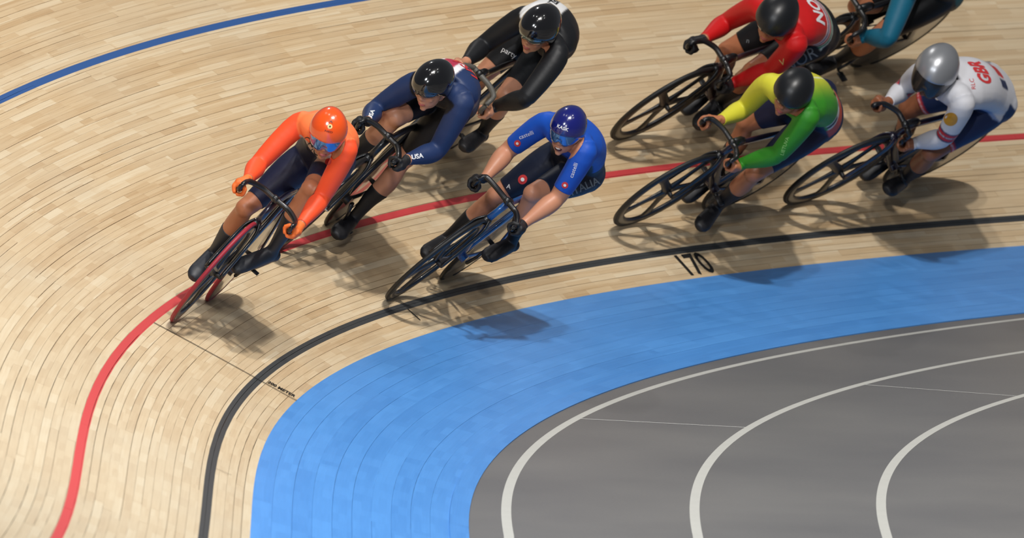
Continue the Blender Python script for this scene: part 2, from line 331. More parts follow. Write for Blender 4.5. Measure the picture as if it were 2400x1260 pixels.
# riders: position, axes, size and joints, measured in each bicycle's own frame
POSES={
 'orange':{"P":[-1.7794,-8.6815,0.5954],"h":[-0.16259,-0.98663,-0.01123],"l":[0.77538,-0.12072,-0.61985],"u":[0.61021,-0.10949,0.78464],"K":1.03,"J":{"hipR":[-0.742,-0.06,0.944],"hipL":[-0.699,0.072,1.043],"kneeR":[-0.538,-0.126,0.583],"kneeL":[-0.299,0.087,0.93],"ankR":[-0.771,-0.124,0.246],"ankL":[-0.413,0.131,0.53],"toeR":[-0.602,-0.11,0.139],"toeL":[-0.301,0.062,0.383],"shR":[-0.362,-0.175,1.135],"shL":[-0.201,0.106,1.226],"elR":[-0.3,-0.201,0.848],"elL":[-0.257,0.163,0.95],"wrR":[-0.057,-0.171,0.806],"wrL":[-0.06,0.185,0.802],"hdR":[-0.014,-0.166,0.747],"hdL":[-0.005,0.168,0.756],"neck":[-0.258,-0.058,1.213],"head":[-0.099,-0.017,1.257]}},
 'usa':{"P":[-1.2989,-6.0246,0.7165],"h":[-0.2616,-0.96408,-0.04606],"l":[0.71411,-0.16122,-0.68122],"u":[0.64932,-0.2111,0.73063],"K":1.08,"J":{"hipR":[-0.761,-0.071,1.008],"hipL":[-0.679,0.079,1.015],"kneeR":[-0.388,-0.07,0.823],"kneeL":[-0.702,0.075,0.595],"ankR":[-0.516,-0.119,0.431],"ankL":[-0.71,0.097,0.181],"toeR":[-0.32,-0.121,0.441],"toeL":[-0.518,0.114,0.133],"shR":[-0.324,-0.114,1.039],"shL":[-0.18,0.143,1.191],"elR":[-0.385,-0.177,0.774],"elL":[-0.216,0.219,0.907],"wrR":[-0.138,-0.135,0.775],"wrL":[0.007,0.161,0.826],"hdR":[-0.069,-0.138,0.743],"hdL":[0.064,0.139,0.79],"neck":[-0.25,-0.016,1.165],"head":[-0.081,-0.026,1.181]}},
 'nzl':{"P":[-0.7994,-4.0508,0.9298],"h":[-0.36871,-0.92704,-0.06818],"l":[0.68255,-0.22022,-0.69687],"u":[0.63101,-0.30348,0.71395],"K":1.09,"J":{"hipR":[-0.741,-0.069,1.0],"hipL":[-0.654,0.08,0.991],"kneeR":[-0.535,-0.064,0.638],"kneeL":[-0.317,0.137,0.742],"ankR":[-0.787,-0.108,0.316],"ankL":[-0.542,0.15,0.402],"toeR":[-0.615,-0.12,0.214],"toeL":[-0.345,0.169,0.367],"shR":[-0.323,-0.078,1.104],"shL":[-0.165,0.214,1.148],"elR":[-0.324,-0.136,0.823],"elL":[0.007,0.282,0.937],"wrR":[-0.082,-0.095,0.787],"wrL":[-0.101,0.176,0.739],"hdR":[-0.011,-0.082,0.776],"hdL":[-0.047,0.159,0.687],"neck":[-0.236,0.056,1.177],"head":[-0.073,0.057,1.222]}},
 'ita':{"P":[-0.6762,-5.673,0.418],"h":[-0.30009,-0.95372,-0.0191],"l":[0.63613,-0.18516,-0.74904],"u":[0.71084,-0.23692,0.66225],"K":1.06,"J":{"hipR":[-0.731,-0.07,1.007],"hipL":[-0.675,0.083,1.051],"kneeR":[-0.637,-0.127,0.607],"kneeL":[-0.299,0.031,0.881],"ankR":[-0.733,-0.133,0.208],"ankL":[-0.529,0.128,0.55],"toeR":[-0.544,-0.117,0.144],"toeL":[-0.348,0.127,0.472],"shR":[-0.335,-0.214,1.154],"shL":[-0.185,0.052,1.283],"elR":[-0.397,-0.24,0.886],"elL":[-0.198,0.145,1.003],"wrR":[-0.188,-0.181,0.754],"wrL":[-0.035,0.151,0.822],"hdR":[-0.119,-0.179,0.718],"hdL":[0.028,0.149,0.789],"neck":[-0.237,-0.071,1.172],"head":[-0.133,-0.094,1.304]}},
 'nor':{"P":[0.6333,-1.6498,0.9743],"h":[-0.5374,-0.84138,-0.05726],"l":[0.54013,-0.29125,-0.78958],"u":[0.64766,-0.45525,0.61097],"K":1.13,"J":{"hipR":[-0.653,-0.062,0.928],"hipL":[-0.609,0.097,0.974],"kneeR":[-0.474,-0.126,0.553],"kneeL":[-0.271,0.096,0.726],"ankR":[-0.732,-0.09,0.236],"ankL":[-0.449,0.071,0.357],"toeR":[-0.588,-0.05,0.1],"toeL":[-0.27,0.135,0.298],"shR":[-0.193,-0.132,1.005],"shL":[-0.103,0.172,1.135],"elR":[-0.29,-0.201,0.747],"elL":[-0.198,0.176,0.874],"wrR":[-0.049,-0.147,0.714],"wrL":[-0.187,0.101,0.645],"hdR":[-0.008,-0.143,0.652],"hdL":[-0.112,0.1,0.619],"neck":[-0.18,0.015,1.105],"head":[-0.021,0.021,1.164]}},
 'ltu':{"P":[0.6509,-2.5498,0.5505],"h":[-0.52371,-0.8517,-0.01843],"l":[0.53279,-0.31057,-0.7872],"u":[0.66473,-0.42208,0.61643],"K":1.1,"J":{"hipR":[-0.679,-0.067,1.024],"hipL":[-0.608,0.08,0.97],"kneeR":[-0.61,-0.173,0.625],"kneeL":[-0.322,0.144,0.658],"ankR":[-0.738,-0.094,0.244],"ankL":[-0.471,0.122,0.279],"toeR":[-0.594,-0.057,0.107],"toeL":[-0.286,0.193,0.248],"shR":[-0.228,-0.16,1.06],"shL":[-0.14,0.134,1.208],"elR":[-0.347,-0.173,0.804],"elL":[-0.151,0.19,0.933],"wrR":[-0.102,-0.142,0.771],"wrL":[-0.145,0.098,0.705],"hdR":[-0.056,-0.166,0.712],"hdL":[-0.069,0.096,0.704],"neck":[-0.218,-0.018,1.164],"head":[-0.069,-0.006,1.245]}},
 'gbr':{"P":[1.6986,-1.0973,0.5637],"h":[-0.59047,-0.80558,-0.04895],"l":[0.49304,-0.31204,-0.81212],"u":[0.63895,-0.50367,0.58143],"K":1.15,"J":{"hipR":[-0.633,-0.091,0.953],"hipL":[-0.588,0.071,0.978],"kneeR":[-0.515,-0.173,0.56],"kneeL":[-0.287,0.148,0.697],"ankR":[-0.736,-0.088,0.226],"ankL":[-0.475,0.128,0.333],"toeR":[-0.583,-0.05,0.1],"toeL":[-0.283,0.169,0.364],"shR":[-0.172,-0.186,0.97],"shL":[-0.081,0.095,1.145],"elR":[-0.315,-0.221,0.727],"elL":[-0.165,0.161,0.889],"wrR":[-0.078,-0.152,0.75],"wrL":[-0.22,0.068,0.671],"hdR":[-0.006,-0.145,0.74],"hdL":[-0.142,0.065,0.679],"neck":[-0.156,-0.056,1.09],"head":[-0.006,-0.113,1.148]}},
 'aus':{"P":[1.4995,-0.2057,1.1748],"h":[-0.59772,-0.79827,-0.0741],"l":[0.53006,-0.32416,-0.78355],"u":[0.60147,-0.50762,0.61689],"K":1.14,"J":{"hipR":[-0.613,-0.085,0.894],"hipL":[-0.603,0.085,0.89],"kneeR":[-0.383,-0.111,0.536],"kneeL":[-0.33,0.105,0.561],"ankR":[-0.789,-0.11,0.471],"ankL":[-0.461,0.019,0.183],"toeR":[-0.612,-0.12,0.377],"toeL":[-0.263,0.031,0.168],"shR":[-0.26,-0.18,1.217],"shL":[-0.129,0.078,1.023],"elR":[-0.203,-0.262,0.949],"elL":[0.001,0.254,0.838],"wrR":[-0.097,-0.2,0.732],"wrL":[-0.089,0.115,0.653],"hdR":[-0.032,-0.18,0.701],"hdL":[-0.016,0.131,0.638],"neck":[-0.204,-0.028,1.144],"head":[-0.111,-0.003,1.284]}},
}
# ------------------------------------------------------------------ generic lofts
def catmull(P, n=6, closed=False):
    P = [np.array(p, float) for p in P]; out = []; m = len(P)
    rng = range(m) if closed else range(m-1)
    for i in rng:
        if closed: p0, p1, p2, p3 = P[i-1], P[i], P[(i+1) % m], P[(i+2) % m]
        else: p0, p1, p2, p3 = P[max(i-1, 0)], P[i], P[i+1], P[min(i+2, m-1)]
        for k in range(n):
            t = k/n; out.append(.5*((2*p1)+(-p0+p2)*t+(2*p0-5*p1+4*p2-p3)*t*t+(-p0+3*p1-3*p2+p3)*t**3))
    if not closed: out.append(P[-1])
    return out
def loft(path, ra, rb=None, ref=(0, 1, 0), seg=12, caps=True, closed=False):
    """tube along path; ra = half width along ref, rb = half width across it"""
    P = np.array(path, float); n = len(P); ra = np.broadcast_to(ra, n).astype(float); rb = ra if rb is None else np.broadcast_to(rb, n).astype(float)
    T = np.roll(P, -1, 0)-np.roll(P, 1, 0) if closed else np.gradient(P, axis=0)
    T /= np.linalg.norm(T, axis=1, keepdims=True)+1e-12
    ref = np.array(ref, float)
    if ref.ndim == 1: ref = np.tile(ref, (n, 1))
    A = ref-(ref*T).sum(1, keepdims=True)*T; bad = np.linalg.norm(A, axis=1) < .05
    A[bad] = np.cross(T[bad], (0, 0, 1.))+1e-6
    A /= np.linalg.norm(A, axis=1, keepdims=True); B = np.cross(T, A)
    th = np.linspace(0, 2*math.pi, seg, endpoint=False)
    V = (P[:, None]+A[:, None]*(ra[:, None]*np.cos(th))[..., None]+B[:, None]*(rb[:, None]*np.sin(th))[..., None]).reshape(-1, 3)
    F = []
    for i in range(n if closed else n-1):
        a, b_ = i*seg, ((i+1) % n)*seg
        for j in range(seg): F.append((a+j, a+(j+1) % seg, b_+(j+1) % seg, b_+j))
    if caps and not closed: F.append(tuple(range(seg-1, -1, -1))); F.append(tuple((n-1)*seg+j for j in range(seg)))
    return V, F
class Acc:
    def __init__(s): s.V = []; s.F = []; s.n = 0
    def add(s, V, F):
        V = np.asarray(V, float); s.V.append(V); s.F += [tuple(i+s.n for i in f) for f in F]; s.n += len(V); return s
    def tube(s, path, ra, rb=None, **k): return s.add(*loft(path, ra, rb, **k))
    def ball(s, c, r, axes=None, seg=14):
        r = np.broadcast_to(r, 3); ph = np.linspace(0, math.pi, seg//2+1)[1:-1]; th = np.linspace(0, 2*math.pi, seg, endpoint=False)
        V = [(0, 0, 1)]+[(math.sin(p)*math.cos(t), math.sin(p)*math.sin(t), math.cos(p)) for p in ph for t in th]+[(0, 0, -1)]
        V = np.array(V)*r; m = len(ph); F = []
        for j in range(seg): F.append((0, 1+j, 1+(j+1) % seg)); F.append((len(V)-1, 1+(m-1)*seg+(j+1) % seg, 1+(m-1)*seg+j))
        for i in range(m-1):
            for j in range(seg): F.append((1+i*seg+j, 1+(i+1)*seg+j, 1+(i+1)*seg+(j+1) % seg, 1+i*seg+(j+1) % seg))
        if axes is not None: V = V@np.array(axes)
        return s.add(V+np.array(c), F)
    def obj(s, name, m, parent, smooth=True): return mesh_obj(name, np.concatenate(s.V), s.F, m, parent, smooth)
def lathe(prof, seg=40, axis=1, c=(0, 0, 0)):
    """prof list of (radius, y); revolve around y through c"""
    th = np.linspace(0, 2*math.pi, seg, endpoint=False); V = []; n = len(prof)
    for r, y in prof: V += [(r*math.cos(t), y, r*math.sin(t)) for t in th]
    F = [(i*seg+j, ((i+1) % n)*seg+j, ((i+1) % n)*seg+(j+1) % seg, i*seg+(j+1) % seg) for i in range(n) for j in range(seg)]
    return np.array(V)+np.array(c), F
BK = mat('carbon_black', (.006, .006, .007, 1), .38, coat=.25)
RUB = mat('tyre_rubber', (.008, .008, .008, 1), .55)
RUBRED = mat('red_tyre_rubber', srgb(150, 34, 48), .5)
MTB = mat('matt_black', (.008, .008, .009, 1), .5)
CH = mat('steel', (.55, .55, .56, 1), .25, metal=1)
GREYC = mat('smoked_disc', (.03, .03, .032, 1), .18, coat=.8)
WB = .92
def norm(v): v = np.array(v, float); return v/np.linalg.norm(v)

def wheel(name, parent, x, spokes, rimmat, tyremat, rot=0., hubmat=False):
    w = empty(name, parent); c = (x, 0, .334)
    ty = Acc(); th = np.linspace(0, 2*math.pi, 9)[:-1]
    ty.add(*lathe([(.3225+.0115*math.cos(t), .0115*math.sin(t)) for t in th], 64, c=c)); ty.obj('tyre', tyremat, w)
    if spokes:
        rm = Acc(); rm.add(*lathe([(.317, .010), (.305, .0125), (.285, .012), (.268, .004), (.268, -.004), (.285, -.012), (.305, -.0125), (.317, -.010)], 64, c=c)); rm.obj('rim', rimmat, w)
        for k in range(5):
            a = rot+k*2*math.pi/5; d = np.array([math.cos(a), 0, math.sin(a)]); t = np.array([-math.sin(a), 0, math.cos(a)])
            rr = np.array([.012, .03, .07, .12, .17, .22, .255, .275]); wd = np.array([.036, .035, .030, .027, .026, .029, .040, .060])
            tk = np.array([.016, .015, .012, .009, .008, .008, .008, .007])
            s = Acc(); s.tube([np.array(c)+d*q for q in rr], wd, tk, ref=t, seg=12); s.obj('spoke', rimmat, w)
    else:
        rm = Acc(); rm.add(*lathe([(.0001, .020), (.04, .020), (.2, .013), (.29, .010), (.317, .010), (.317, -.010), (.29, -.010), (.2, -.013), (.04, -.020), (.0001, -.020)], 64, c=c)); rm.obj('disc', rimmat, w)
    h = Acc(); h.tube([(x, y, .334) for y in (-.055, -.05, -.03, 0, .03, .05, .055)], [.006, .009, .013, .012, .013, .009, .006], ref=(1, 0, 0), seg=14); h.obj('hub', CH if hubmat else MTB, w)
    return w

def bike(k, spec):
    q = POSES[k]; J = {a: np.array(b) for a, b in q['J'].items()}
    root = empty('bicycle'); tag(root, spec['label'], 'bicycle', 'racing bicycles on the track')
    m = Matrix.Identity(4)
    for i in range(3):
        m[i][0] = q['h'][i]; m[i][1] = q['l'][i]; m[i][2] = q['u'][i]; m[i][3] = q['P'][i]
    root.matrix_world = m @ Matrix.Scale(q['K'], 4)
    fm = spec.get('frame', BK); fk = spec.get('fork', fm)
    bb = np.array([-.54, 0, .285]); rx = -WB
    hz = (J['hdR'][2]+J['hdL'][2])/2; cz = min(max(hz+.075, .74), .82); htz = min(.80, cz+.005)
    ht = np.array([-.171, 0, htz]); hb = np.array([-.128, 0, .655])
    st = np.array([-.735, 0, .80])
    a = Acc()
    a.tube(catmull([hb+[0, 0, .02], (hb+bb)/2+[.01, 0, .0], bb+[.01, 0, .02]], 5), .017, [.038]*11, seg=12)
    a.tube(catmull([ht-[.0, 0, .035], (ht+st)/2+[0, 0, -.012], st-[0, 0, .02]], 5), .015, [.026]*11, seg=12)
    a.tube(catmull([bb, (bb+st)/2+[-.012, 0, 0], st], 5), .014, [.034]*11, seg=12)
    a.tube([hb-[0, 0, .01], (hb+ht)/2, ht], [.021, .018, .022], [.034, .03, .03], seg=14)
    for s in (-1, 1):
        a.tube(catmull([st-[0, -s*.008, .05], (-.80, s*.028, .60), (rx, s*.052, .345)], 4), .007, [.015]*9, seg=8)
        a.tube(catmull([bb+[-.01, s*.02, -.005], (-.70, s*.038, .30), (rx, s*.052, .332)], 4), .008, [.017]*9, seg=8)
    a.tube([bb+[0, -.04, 0], bb+[0, .04, 0]], .026, ref=(1, 0, 0), seg=14)
    a.obj('frame', fm, root)
    f = Acc(); f.ball(hb-[-.006, 0, -.032+.04], (.036, .03, .028))
    for s in (-1, 1): f.tube(catmull([hb+[.01, s*.016, .0], (-.095, s*.038, .60), (-.055, s*.045, .48), (0, s*.047, .334)], 4), .010, [.031]*5+[.026]*4+[.015]*4, seg=10)
    f.obj('fork', fk, root)
    wheel('front_wheel', root, 0, True, spec.get('rim', BK), spec.get('tyre', RUB), spec.get('rot', .5), spec.get('silverhub', False))
    wheel('rear_wheel', root, rx, False, spec.get('disc', GREYC), spec.get('tyre', RUB))
    # seat
    hx = (J['hipR'][0]+J['hipL'][0])/2; hzz = (J['hipR'][2]+J['hipL'][2])/2; dx = float(np.clip(hx+.70, -.06, .12)); dz = float(np.clip(hzz-1.0, -.06, .05))
    sp = Acc(); sp.tube([st, (-.748+dx*.8, 0, .86+dz), (-.752+dx, 0, .885+dz)], .012, [.024, .02, .016], seg=10); sp.obj('seatpost', fm, root)
    sd = Acc(); xs = np.linspace(-.885, -.62, 9); sd.tube([(x+dx, 0, .900+dz+.006*math.cos((x+.62)*9)) for x in xs], [.035, .066, .07, .06, .042, .027, .021, .018, .012], [.012, .02, .022, .02, .018, .015, .013, .012, .008], ref=(0, 1, 0), seg=16); sd.obj('saddle', MTB, root)
    # cockpit
    cx = -.065+spec.get('reach', 0); clamp = np.array([cx, 0, cz])
    s_ = Acc(); s_.tube([ht+[-.005, 0, -.005], ht+[.02, 0, .004], clamp], [.021, .02, .018], [.02, .018, .018], seg=12); s_.ball(clamp, (.021, .026, .021)); s_.obj('stem', BK, root)
    hb_ = Acc(); path = []; gr = {}
    for sg, n_ in ((-1, 'R'), (1, 'L')):
        h = J['hd'+n_]; y = h[1]
        half = [(cx+.002, sg*.03, cz), (cx+.012, y*.55, cz+.002), ((cx+h[0])/2+.04, y*.93, cz-.006), (h[0]+.075, y, (cz*.7+h[2]*.3)), (h[0]+.072, y, (cz*.25+h[2]*.75)), (h[0]+.035, y, h[2]+.004), (h[0], y, h[2]), (h[0]-.045, y*1.01, h[2]-.004)]
        gr[n_] = norm(np.array(half[7])-np.array(half[5]))
        path.append(half)
    full = path[0][::-1]+path[1]
    pts = catmull(full, 5); n = len(pts); t = np.abs(np.linspace(-1, 1, n)); rr = np.where(t < .35, .0155, .0122)
    hb_.tube(pts, rr, seg=12, ref=(0, 0, 1)); hb_.obj('handlebar', spec.get('bar', BK), root)
    # drive
    cr = Acc(); yr = -.048
    cr.add(*lathe([(.104, yr-.002), (.104, yr+.002), (.080, yr+.002), (.080, yr-.002)], 44, c=(bb[0], 0, bb[2])))
    for k_ in range(5):
        t_ = k_*2*math.pi/5+.3; cr.tube([bb+[0, yr, 0], bb+[.085*math.cos(t_), yr, .085*math.sin(t_)]], .008, .003, ref=(0, 1, 0), seg=6)
    cr.obj('chainring', CH if spec.get('steelring') else MTB, root)
    ch = Acc(); rp = []; th = np.linspace(math.pi/2, -math.pi/2, 10)
    rp += [(bb[0]+.106*math.cos(t_), yr, bb[2]+.106*math.sin(t_)) for t_ in th]
    rp += [(rx+.034*math.cos(t_), yr, .334+.034*math.sin(t_)) for t_ in th-math.pi]
    ch.tube(rp, .004, .005, ref=(0, 1, 0), seg=6, closed=True); ch.obj('chain', CH, root)
    dl = J['toeL']-J['toeR']; ph = math.atan2(dl[2], dl[0])
    for sg, pn, off in ((1, 'L', 0), (-1, 'R', math.pi)):
        a_ = ph+off; e = bb+np.array([.165*math.cos(a_), sg*.078, .165*math.sin(a_)])
        c_ = Acc(); c_.tube([bb+[0, sg*.058, 0], (bb+e)/2+[0, sg*.035, 0], e], [.011, .009, .008], [.018, .014, .013], seg=10); c_.obj('crank_arm', BK, root)
        p_ = Acc(); p_.tube([e, e+[0, sg*.022, 0]], .006, ref=(1, 0, 0), seg=8); p_.tube([e+[0, sg*.02, 0], e+[0, sg*.075, 0]], [.026, .026], [.009, .009], ref=(1, 0, 0), seg=10); p_.obj('pedal', MTB, root)
    return root, gr

# ------------------------------------------------------------------ riders
SKIN = {}
def skin_mat(name, col):
    m = mat(name, col, .42, spec=.4)
    m.node_tree.nodes['Principled BSDF'].inputs['Subsurface Weight'].default_value = 0
    return m
def vcol_mat(name, rough=.55, coat=0, sheen=.15):
    if name in _mc: return _mc[name]
    m = bpy.data.materials.new(name); m.use_nodes = True; N, L = nodes(m); b = N['Principled BSDF']
    a = N.new('ShaderNodeAttribute'); a.attribute_name = 'paint'
    L.new(a.outputs['Color'], b.inputs['Base Color']); b.inputs['Roughness'].default_value = rough; b.inputs['Coat Weight'].default_value = coat
    b.inputs['Specular IOR Level'].default_value = .35
    tc = N.new('ShaderNodeTexCoord'); wv_ = N.new('ShaderNodeTexNoise'); wv_.inputs['Scale'].default_value = 14; wv_.inputs['Detail'].default_value = 3
    bp = N.new('ShaderNodeBump'); bp.inputs['Strength'].default_value = .25; bp.inputs['Distance'].default_value = .01
    L.new(tc.outputs['Object'], wv_.inputs['Vector']); L.new(wv_.outputs['Fac'], bp.inputs['Height']); L.new(bp.outputs[0], b.inputs['Normal'])
    _mc[name] = m; return m
LYCRA = vcol_mat('stretch_suit_fabric', .5)
SHOE = mat('black_overshoe', (.006, .006, .008, 1), .55)
LABELS = ['torso', 'uaR', 'uaL', 'faR', 'faL', 'thR', 'thL', 'shR', 'shL', 'ftR', 'ftL', 'haR', 'haL', 'neck', 'head']
LI = {n: i for i, n in enumerate(LABELS)}

def build_body(J, gr, hf, hu, opt):
    """returns closed mesh (verts, faces) of the whole figure before remeshing, with the bone list"""
    A = Acc(); bones = []
    hm = (J['hipR']+J['hipL'])/2; sm = (J['shR']+J['shL'])/2
    lat_h = norm(J['hipL']-J['hipR']*1.0+np.array([0, .25, 0])); lat_s = norm(J['shL']-J['shR'])
    nk = J['neck']*.35+sm*.65+np.array([.03, 0, .03]); ax = norm(sm-hm); up = norm(np.array([0, 0, 1.])-ax*ax[2])
    fl = opt.get('bulk', 1.08); fa_ = fl*1.07
    # trunk with an arched back
    P0 = hm-ax*.075+up*(-.005); P1 = hm+up*.02; P2 = hm+ax*.13+up*.055; P3 = hm+(sm-hm)*.55+up*.075; P4 = hm+(sm-hm)*.82+up*.055; P5 = sm+up*.025+ax*.01; P6 = nk
    pts = catmull([P0, P1, P2, P3, P4, P5, P6], 5); n = len(pts); t = np.linspace(0, 6, n)
    ra = np.interp(t, [0, 1, 2, 3, 4, 5, 6], [.110, .160, .142, .145, .158, .145, .055])*fl
    rb = np.interp(t, [0, 1, 2, 3, 4, 5, 6], [.075, .118, .102, .105, .105, .078, .052])*fl
    ref = np.array([lat_h*(1-x)+lat_s*x for x in np.linspace(0, 1, n)])
    A.tube(pts, ra, rb, ref=ref, seg=24); tors = np.array(pts)
    for i in range(0, n-4, 3): bones.append((tors[i], tors[min(i+3, n-4)], .12, 'torso'))
    for s, sg in (('R', -1), ('L', 1)):
        hip, kn, an, to = J['hip'+s], J['knee'+s], J['ank'+s], J['toe'+s]; td = norm(kn-hip); sd = norm(an-kn)
        A.ball(hip-ax*.035+up*.012+np.array([0, sg*.004, 0]), (.098*fl, .084*fl, .098*fl))
        tt = np.linspace(0, 1, 9); A.tube([hip+(kn-hip)*x+np.array([.012, 0, .006])*math.sin(math.pi*x) for x in tt], np.array([.092, .094, .092, .087, .079, .070, .061, .054, .049])*fl, seg=16)
        A.ball(kn+norm(td-sd)*.008, .052)
        back = norm(-(td-sd)); A.tube([kn+(an-kn)*x+back*.016*math.sin(math.pi*min(1, x*1.45))**2 for x in np.linspace(0, 1, 10)], [.048, .049, .053, .055, .052, .046, .040, .035, .031, .030], seg=14)
        fd = norm(to-an); heel = an-norm(fd*[1, 1, .35])*.045-sd*(-.035); heel = an+sd*.045-fd*.035
        side = norm(np.cross(fd, sd)); tip = to+fd*.045; ball = to-fd*.015
        A.tube([an-fd*.01, an+sd*.02+fd*.01, an+fd*.06+sd*.012, ball, to+fd*.02, tip], [.033, .036, .038, .046, .041, .024], [.036, .043, .036, .027, .022, .016], ref=side, seg=14)
        A.ball(heel, (.034, .034, .034))
        A.tube([heel-fd*.005, (heel+ball)/2+sd*.015, ball+sd*.004], [.030, .034, .043], [.026, .02, .02], ref=side, seg=12)
        bones += [(hip+td*.10, kn, .075, 'th'+s), (kn, an, .045, 'sh'+s), (an+fd*.03, tip, .04, 'ft'+s), (heel, heel+fd*.04, .04, 'ft'+s)]
        sh, el, wr, hd = J['sh'+s], J['el'+s], J['wr'+s], J['hd'+s]
        A.ball(sh+up*.004, np.array((.058, .057, .055))*fl); ua = norm(el-sh)
        A.tube(catmull([sm+(sh-sm)*.35+up*.012, sh, el], 5), np.interp(np.linspace(0, 1, 11), [0, .45, .6, .8, 1], [.062, .056, .054, .048, .040])*fa_, seg=14)
        A.ball(el, .040)
        wrx = wr; A.tube([el+(wrx-el)*x for x in np.linspace(0, 1, 8)], np.array([.040, .044, .045, .042, .037, .032, .027, .025])*fa_, seg=14)
        bones += [(sh, el, .047, 'ua'+s), (el, wrx-norm(wrx-el)*.005, .036, 'fa'+s)]
        # hand closed round the bar
        a = gr[s]; e1 = wr-hd; e1 = norm(e1-a*(e1@a)); e2 = np.cross(a, e1)
        if e2[1]*sg < 0: e2 = -e2
        r0 = .0255
        palm = hd+e1*.020+e2*.022; A.tube([wr, (wr+palm)/2+e2*.004, palm], [.026, .030, .036], [.023, .021, .020], ref=a, seg=12)
        A.tube([hd+e1*.026+e2*.018-a*.036, hd+e1*.028+e2*.026, hd+e1*.024+e2*.02+a*.034], [.018, .022, .018], [.018, .021, .018], ref=e1, seg=10)
        A.tube([hd+e1*.004+e2*.031-a*.034, hd+e1*.004+e2*.034, hd+e1*.004+e2*.030+a*.032], [.016, .018, .015], [.012, .013, .011], ref=e1, seg=10)
        for j, (off, rad, ln) in enumerate(((-.031, .0088, 215), (-.0105, .0092, 235), (.0098, .0088, 228), (.0292, .0078, 205))):
            o_ = hd+a*off; pth = []
            for dg in (-8, 30, 65, 100, 135, 170, 200, ln):
                if dg > ln: continue
                th = R(dg); pth.append(o_+(e2*math.cos(th)-e1*math.sin(th))*(r0+(.008 if dg < 20 else .0025 if dg < 80 else 0))*(1.0 if j != 1 else 1.05))
            A.tube(pth, np.interp(np.linspace(0, 1, len(pth)), [0, .5, 1], [rad*1.08, rad, rad*.82]), seg=8); A.ball(pth[-1], rad*.84, seg=8)
        tb = hd-a*.040
        A.tube([hd+e1*.03+e2*.008-a*.012, tb+e1*.034-e2*.004, tb+e1*.022-e2*.022, tb-e2*.030-e1*.004+a*.006, tb-e2*.026-e1*.018+a*.012], [.014, .0125, .011, .010, .0085], seg=8)
        bones += [(wr+norm(hd-wr)*.012, hd, .03, 'ha'+s), (hd-a*.03, hd+a*.03, .03, 'ha'+s)]
    # neck and head: hf = facing, hu = crown direction
    hl = np.cross(hu, hf); hc = J['head']-hu*.018-hf*.004; AX = (hf, hl, hu)
    nb = hc-hu*.055-hf*.03; A.tube([nk-ax*.02, (nk+nb)/2, nb], [.062, .056, .054], seg=14)
    A.ball(hc+hu*.02-hf*.005, (.095, .076, .085), axes=AX, seg=20)
    A.ball(hc+hf*.022-hu*.035, (.068, .062, .085), axes=AX, seg=18)          # face
    A.ball(hc+hf*.045-hu*.088, (.030, .036, .024), axes=AX)                    # jaw, chin
    A.ball(hc+hf*.064-hu*.107, (.014, .019, .014), axes=AX, seg=10)
    A.tube([hc+hf*.082+hu*.0, hc+hf*.098-hu*.030, hc+hf*.088-hu*.043], [.008, .012, .009], [.009, .010, .009], ref=hl, seg=8)
    A.ball(hc+hf*.093-hu*.040, (.008, .0165, .007), axes=AX, seg=8)            # nostrils
    for s in (-1, 1):
        A.ball(hc+hf*.062-hu*.035+hl*s*.036, (.020, .020, .018), axes=AX, seg=10)
        A.ball(hc-hu*.022+hl*s*.074-hf*.008, (.017, .007, .028), axes=AX, seg=10)   # ears
    A.tube([hc+hf*.0885-hu*.064+hl*y*.022-hf*abs(y)*.012 for y in (-1, -.5, 0, .5, 1)], [.003, .006, .007, .006, .003], seg=8)   # lips
    A.tube([hc+hf*.085-hu*.077+hl*y*.020-hf*abs(y)*.010 for y in (-1, -.5, 0, .5, 1)], [.003, .006, .007, .006, .003], seg=8)
    bones += [(nk+norm(nb-nk)*.03, nb, .040, 'neck'), (hc-hu*.06, hc+hu*.05, .085, 'head'), (hc+hf*.05-hu*.08, hc, .05, 'head')]
    return A, bones, dict(hm=hm, sm=sm, nk=nk, ax=ax, up=up, lat=norm(lat_s*.5+lat_h*.5), tors=tors, hc=hc, hl=hl)

def seg_param(P, a, b_):
    ab = b_-a; t = ((P-a)@ab)/(ab@ab); tc = t.clip(0, 1); d = np.linalg.norm(P-(a+tc[:, None]*ab), axis=1); return t, d
def classify(P, bones):
    best = np.full(len(P), 1e9); lab = np.zeros(len(P), int)
    for a, b_, r, n in bones:
        _, d = seg_param(P, a, b_); s = d/r
        m = s < best; best[m] = s[m]; lab[m] = LI[n]
    return lab
def relabel(P, lab, bones, info, hf, hu):
    """keep 'head' and 'neck' to the head and neck themselves; what lies near a bowed head goes to the trunk or the upper arm"""
    q = P-info['hc']; x, y, z = q@hf, q@info['hl'], q@hu
    inh = ((x-.02)/.105)**2+(y/.095)**2+((z+.02)/.13)**2 < 1.2
    nb = info['hc']-hu*.055-hf*.03; t, d = seg_param(P, info['nk'], nb); inn = (d < .072) & (t > .2)
    bad = ((lab == LI['head']) & ~inh) | ((lab == LI['neck']) & ~inn)
    if bad.any():
        toN = bad & inn; rest_ = bad & ~inn
        lab[toN] = LI['neck']
        if rest_.any(): lab[rest_] = classify(P[rest_], [b for b in bones if b[3] in ('torso', 'uaR', 'uaL')])
    return lab
def arr(me):
    V = np.empty(len(me.vertices)*3); me.vertices.foreach_get('co', V); return V.reshape(-1, 3)
def remesh(o, vox, smooth=4):
    m = o.modifiers.new('r', 'REMESH'); m.mode = 'VOXEL'; m.voxel_size = vox; m.adaptivity = 0
    s = o.modifiers.new('s', 'SMOOTH'); s.iterations = smooth; s.factor = .5
    dg = bpy.context.evaluated_depsgraph_get(); dg.update()
    me = bpy.data.meshes.new_from_object(o.evaluated_get(dg)); old = o.data; o.modifiers.clear(); o.data = me; bpy.data.meshes.remove(old)
    me.polygons.foreach_set('use_smooth', [True]*len(me.polygons)); return me

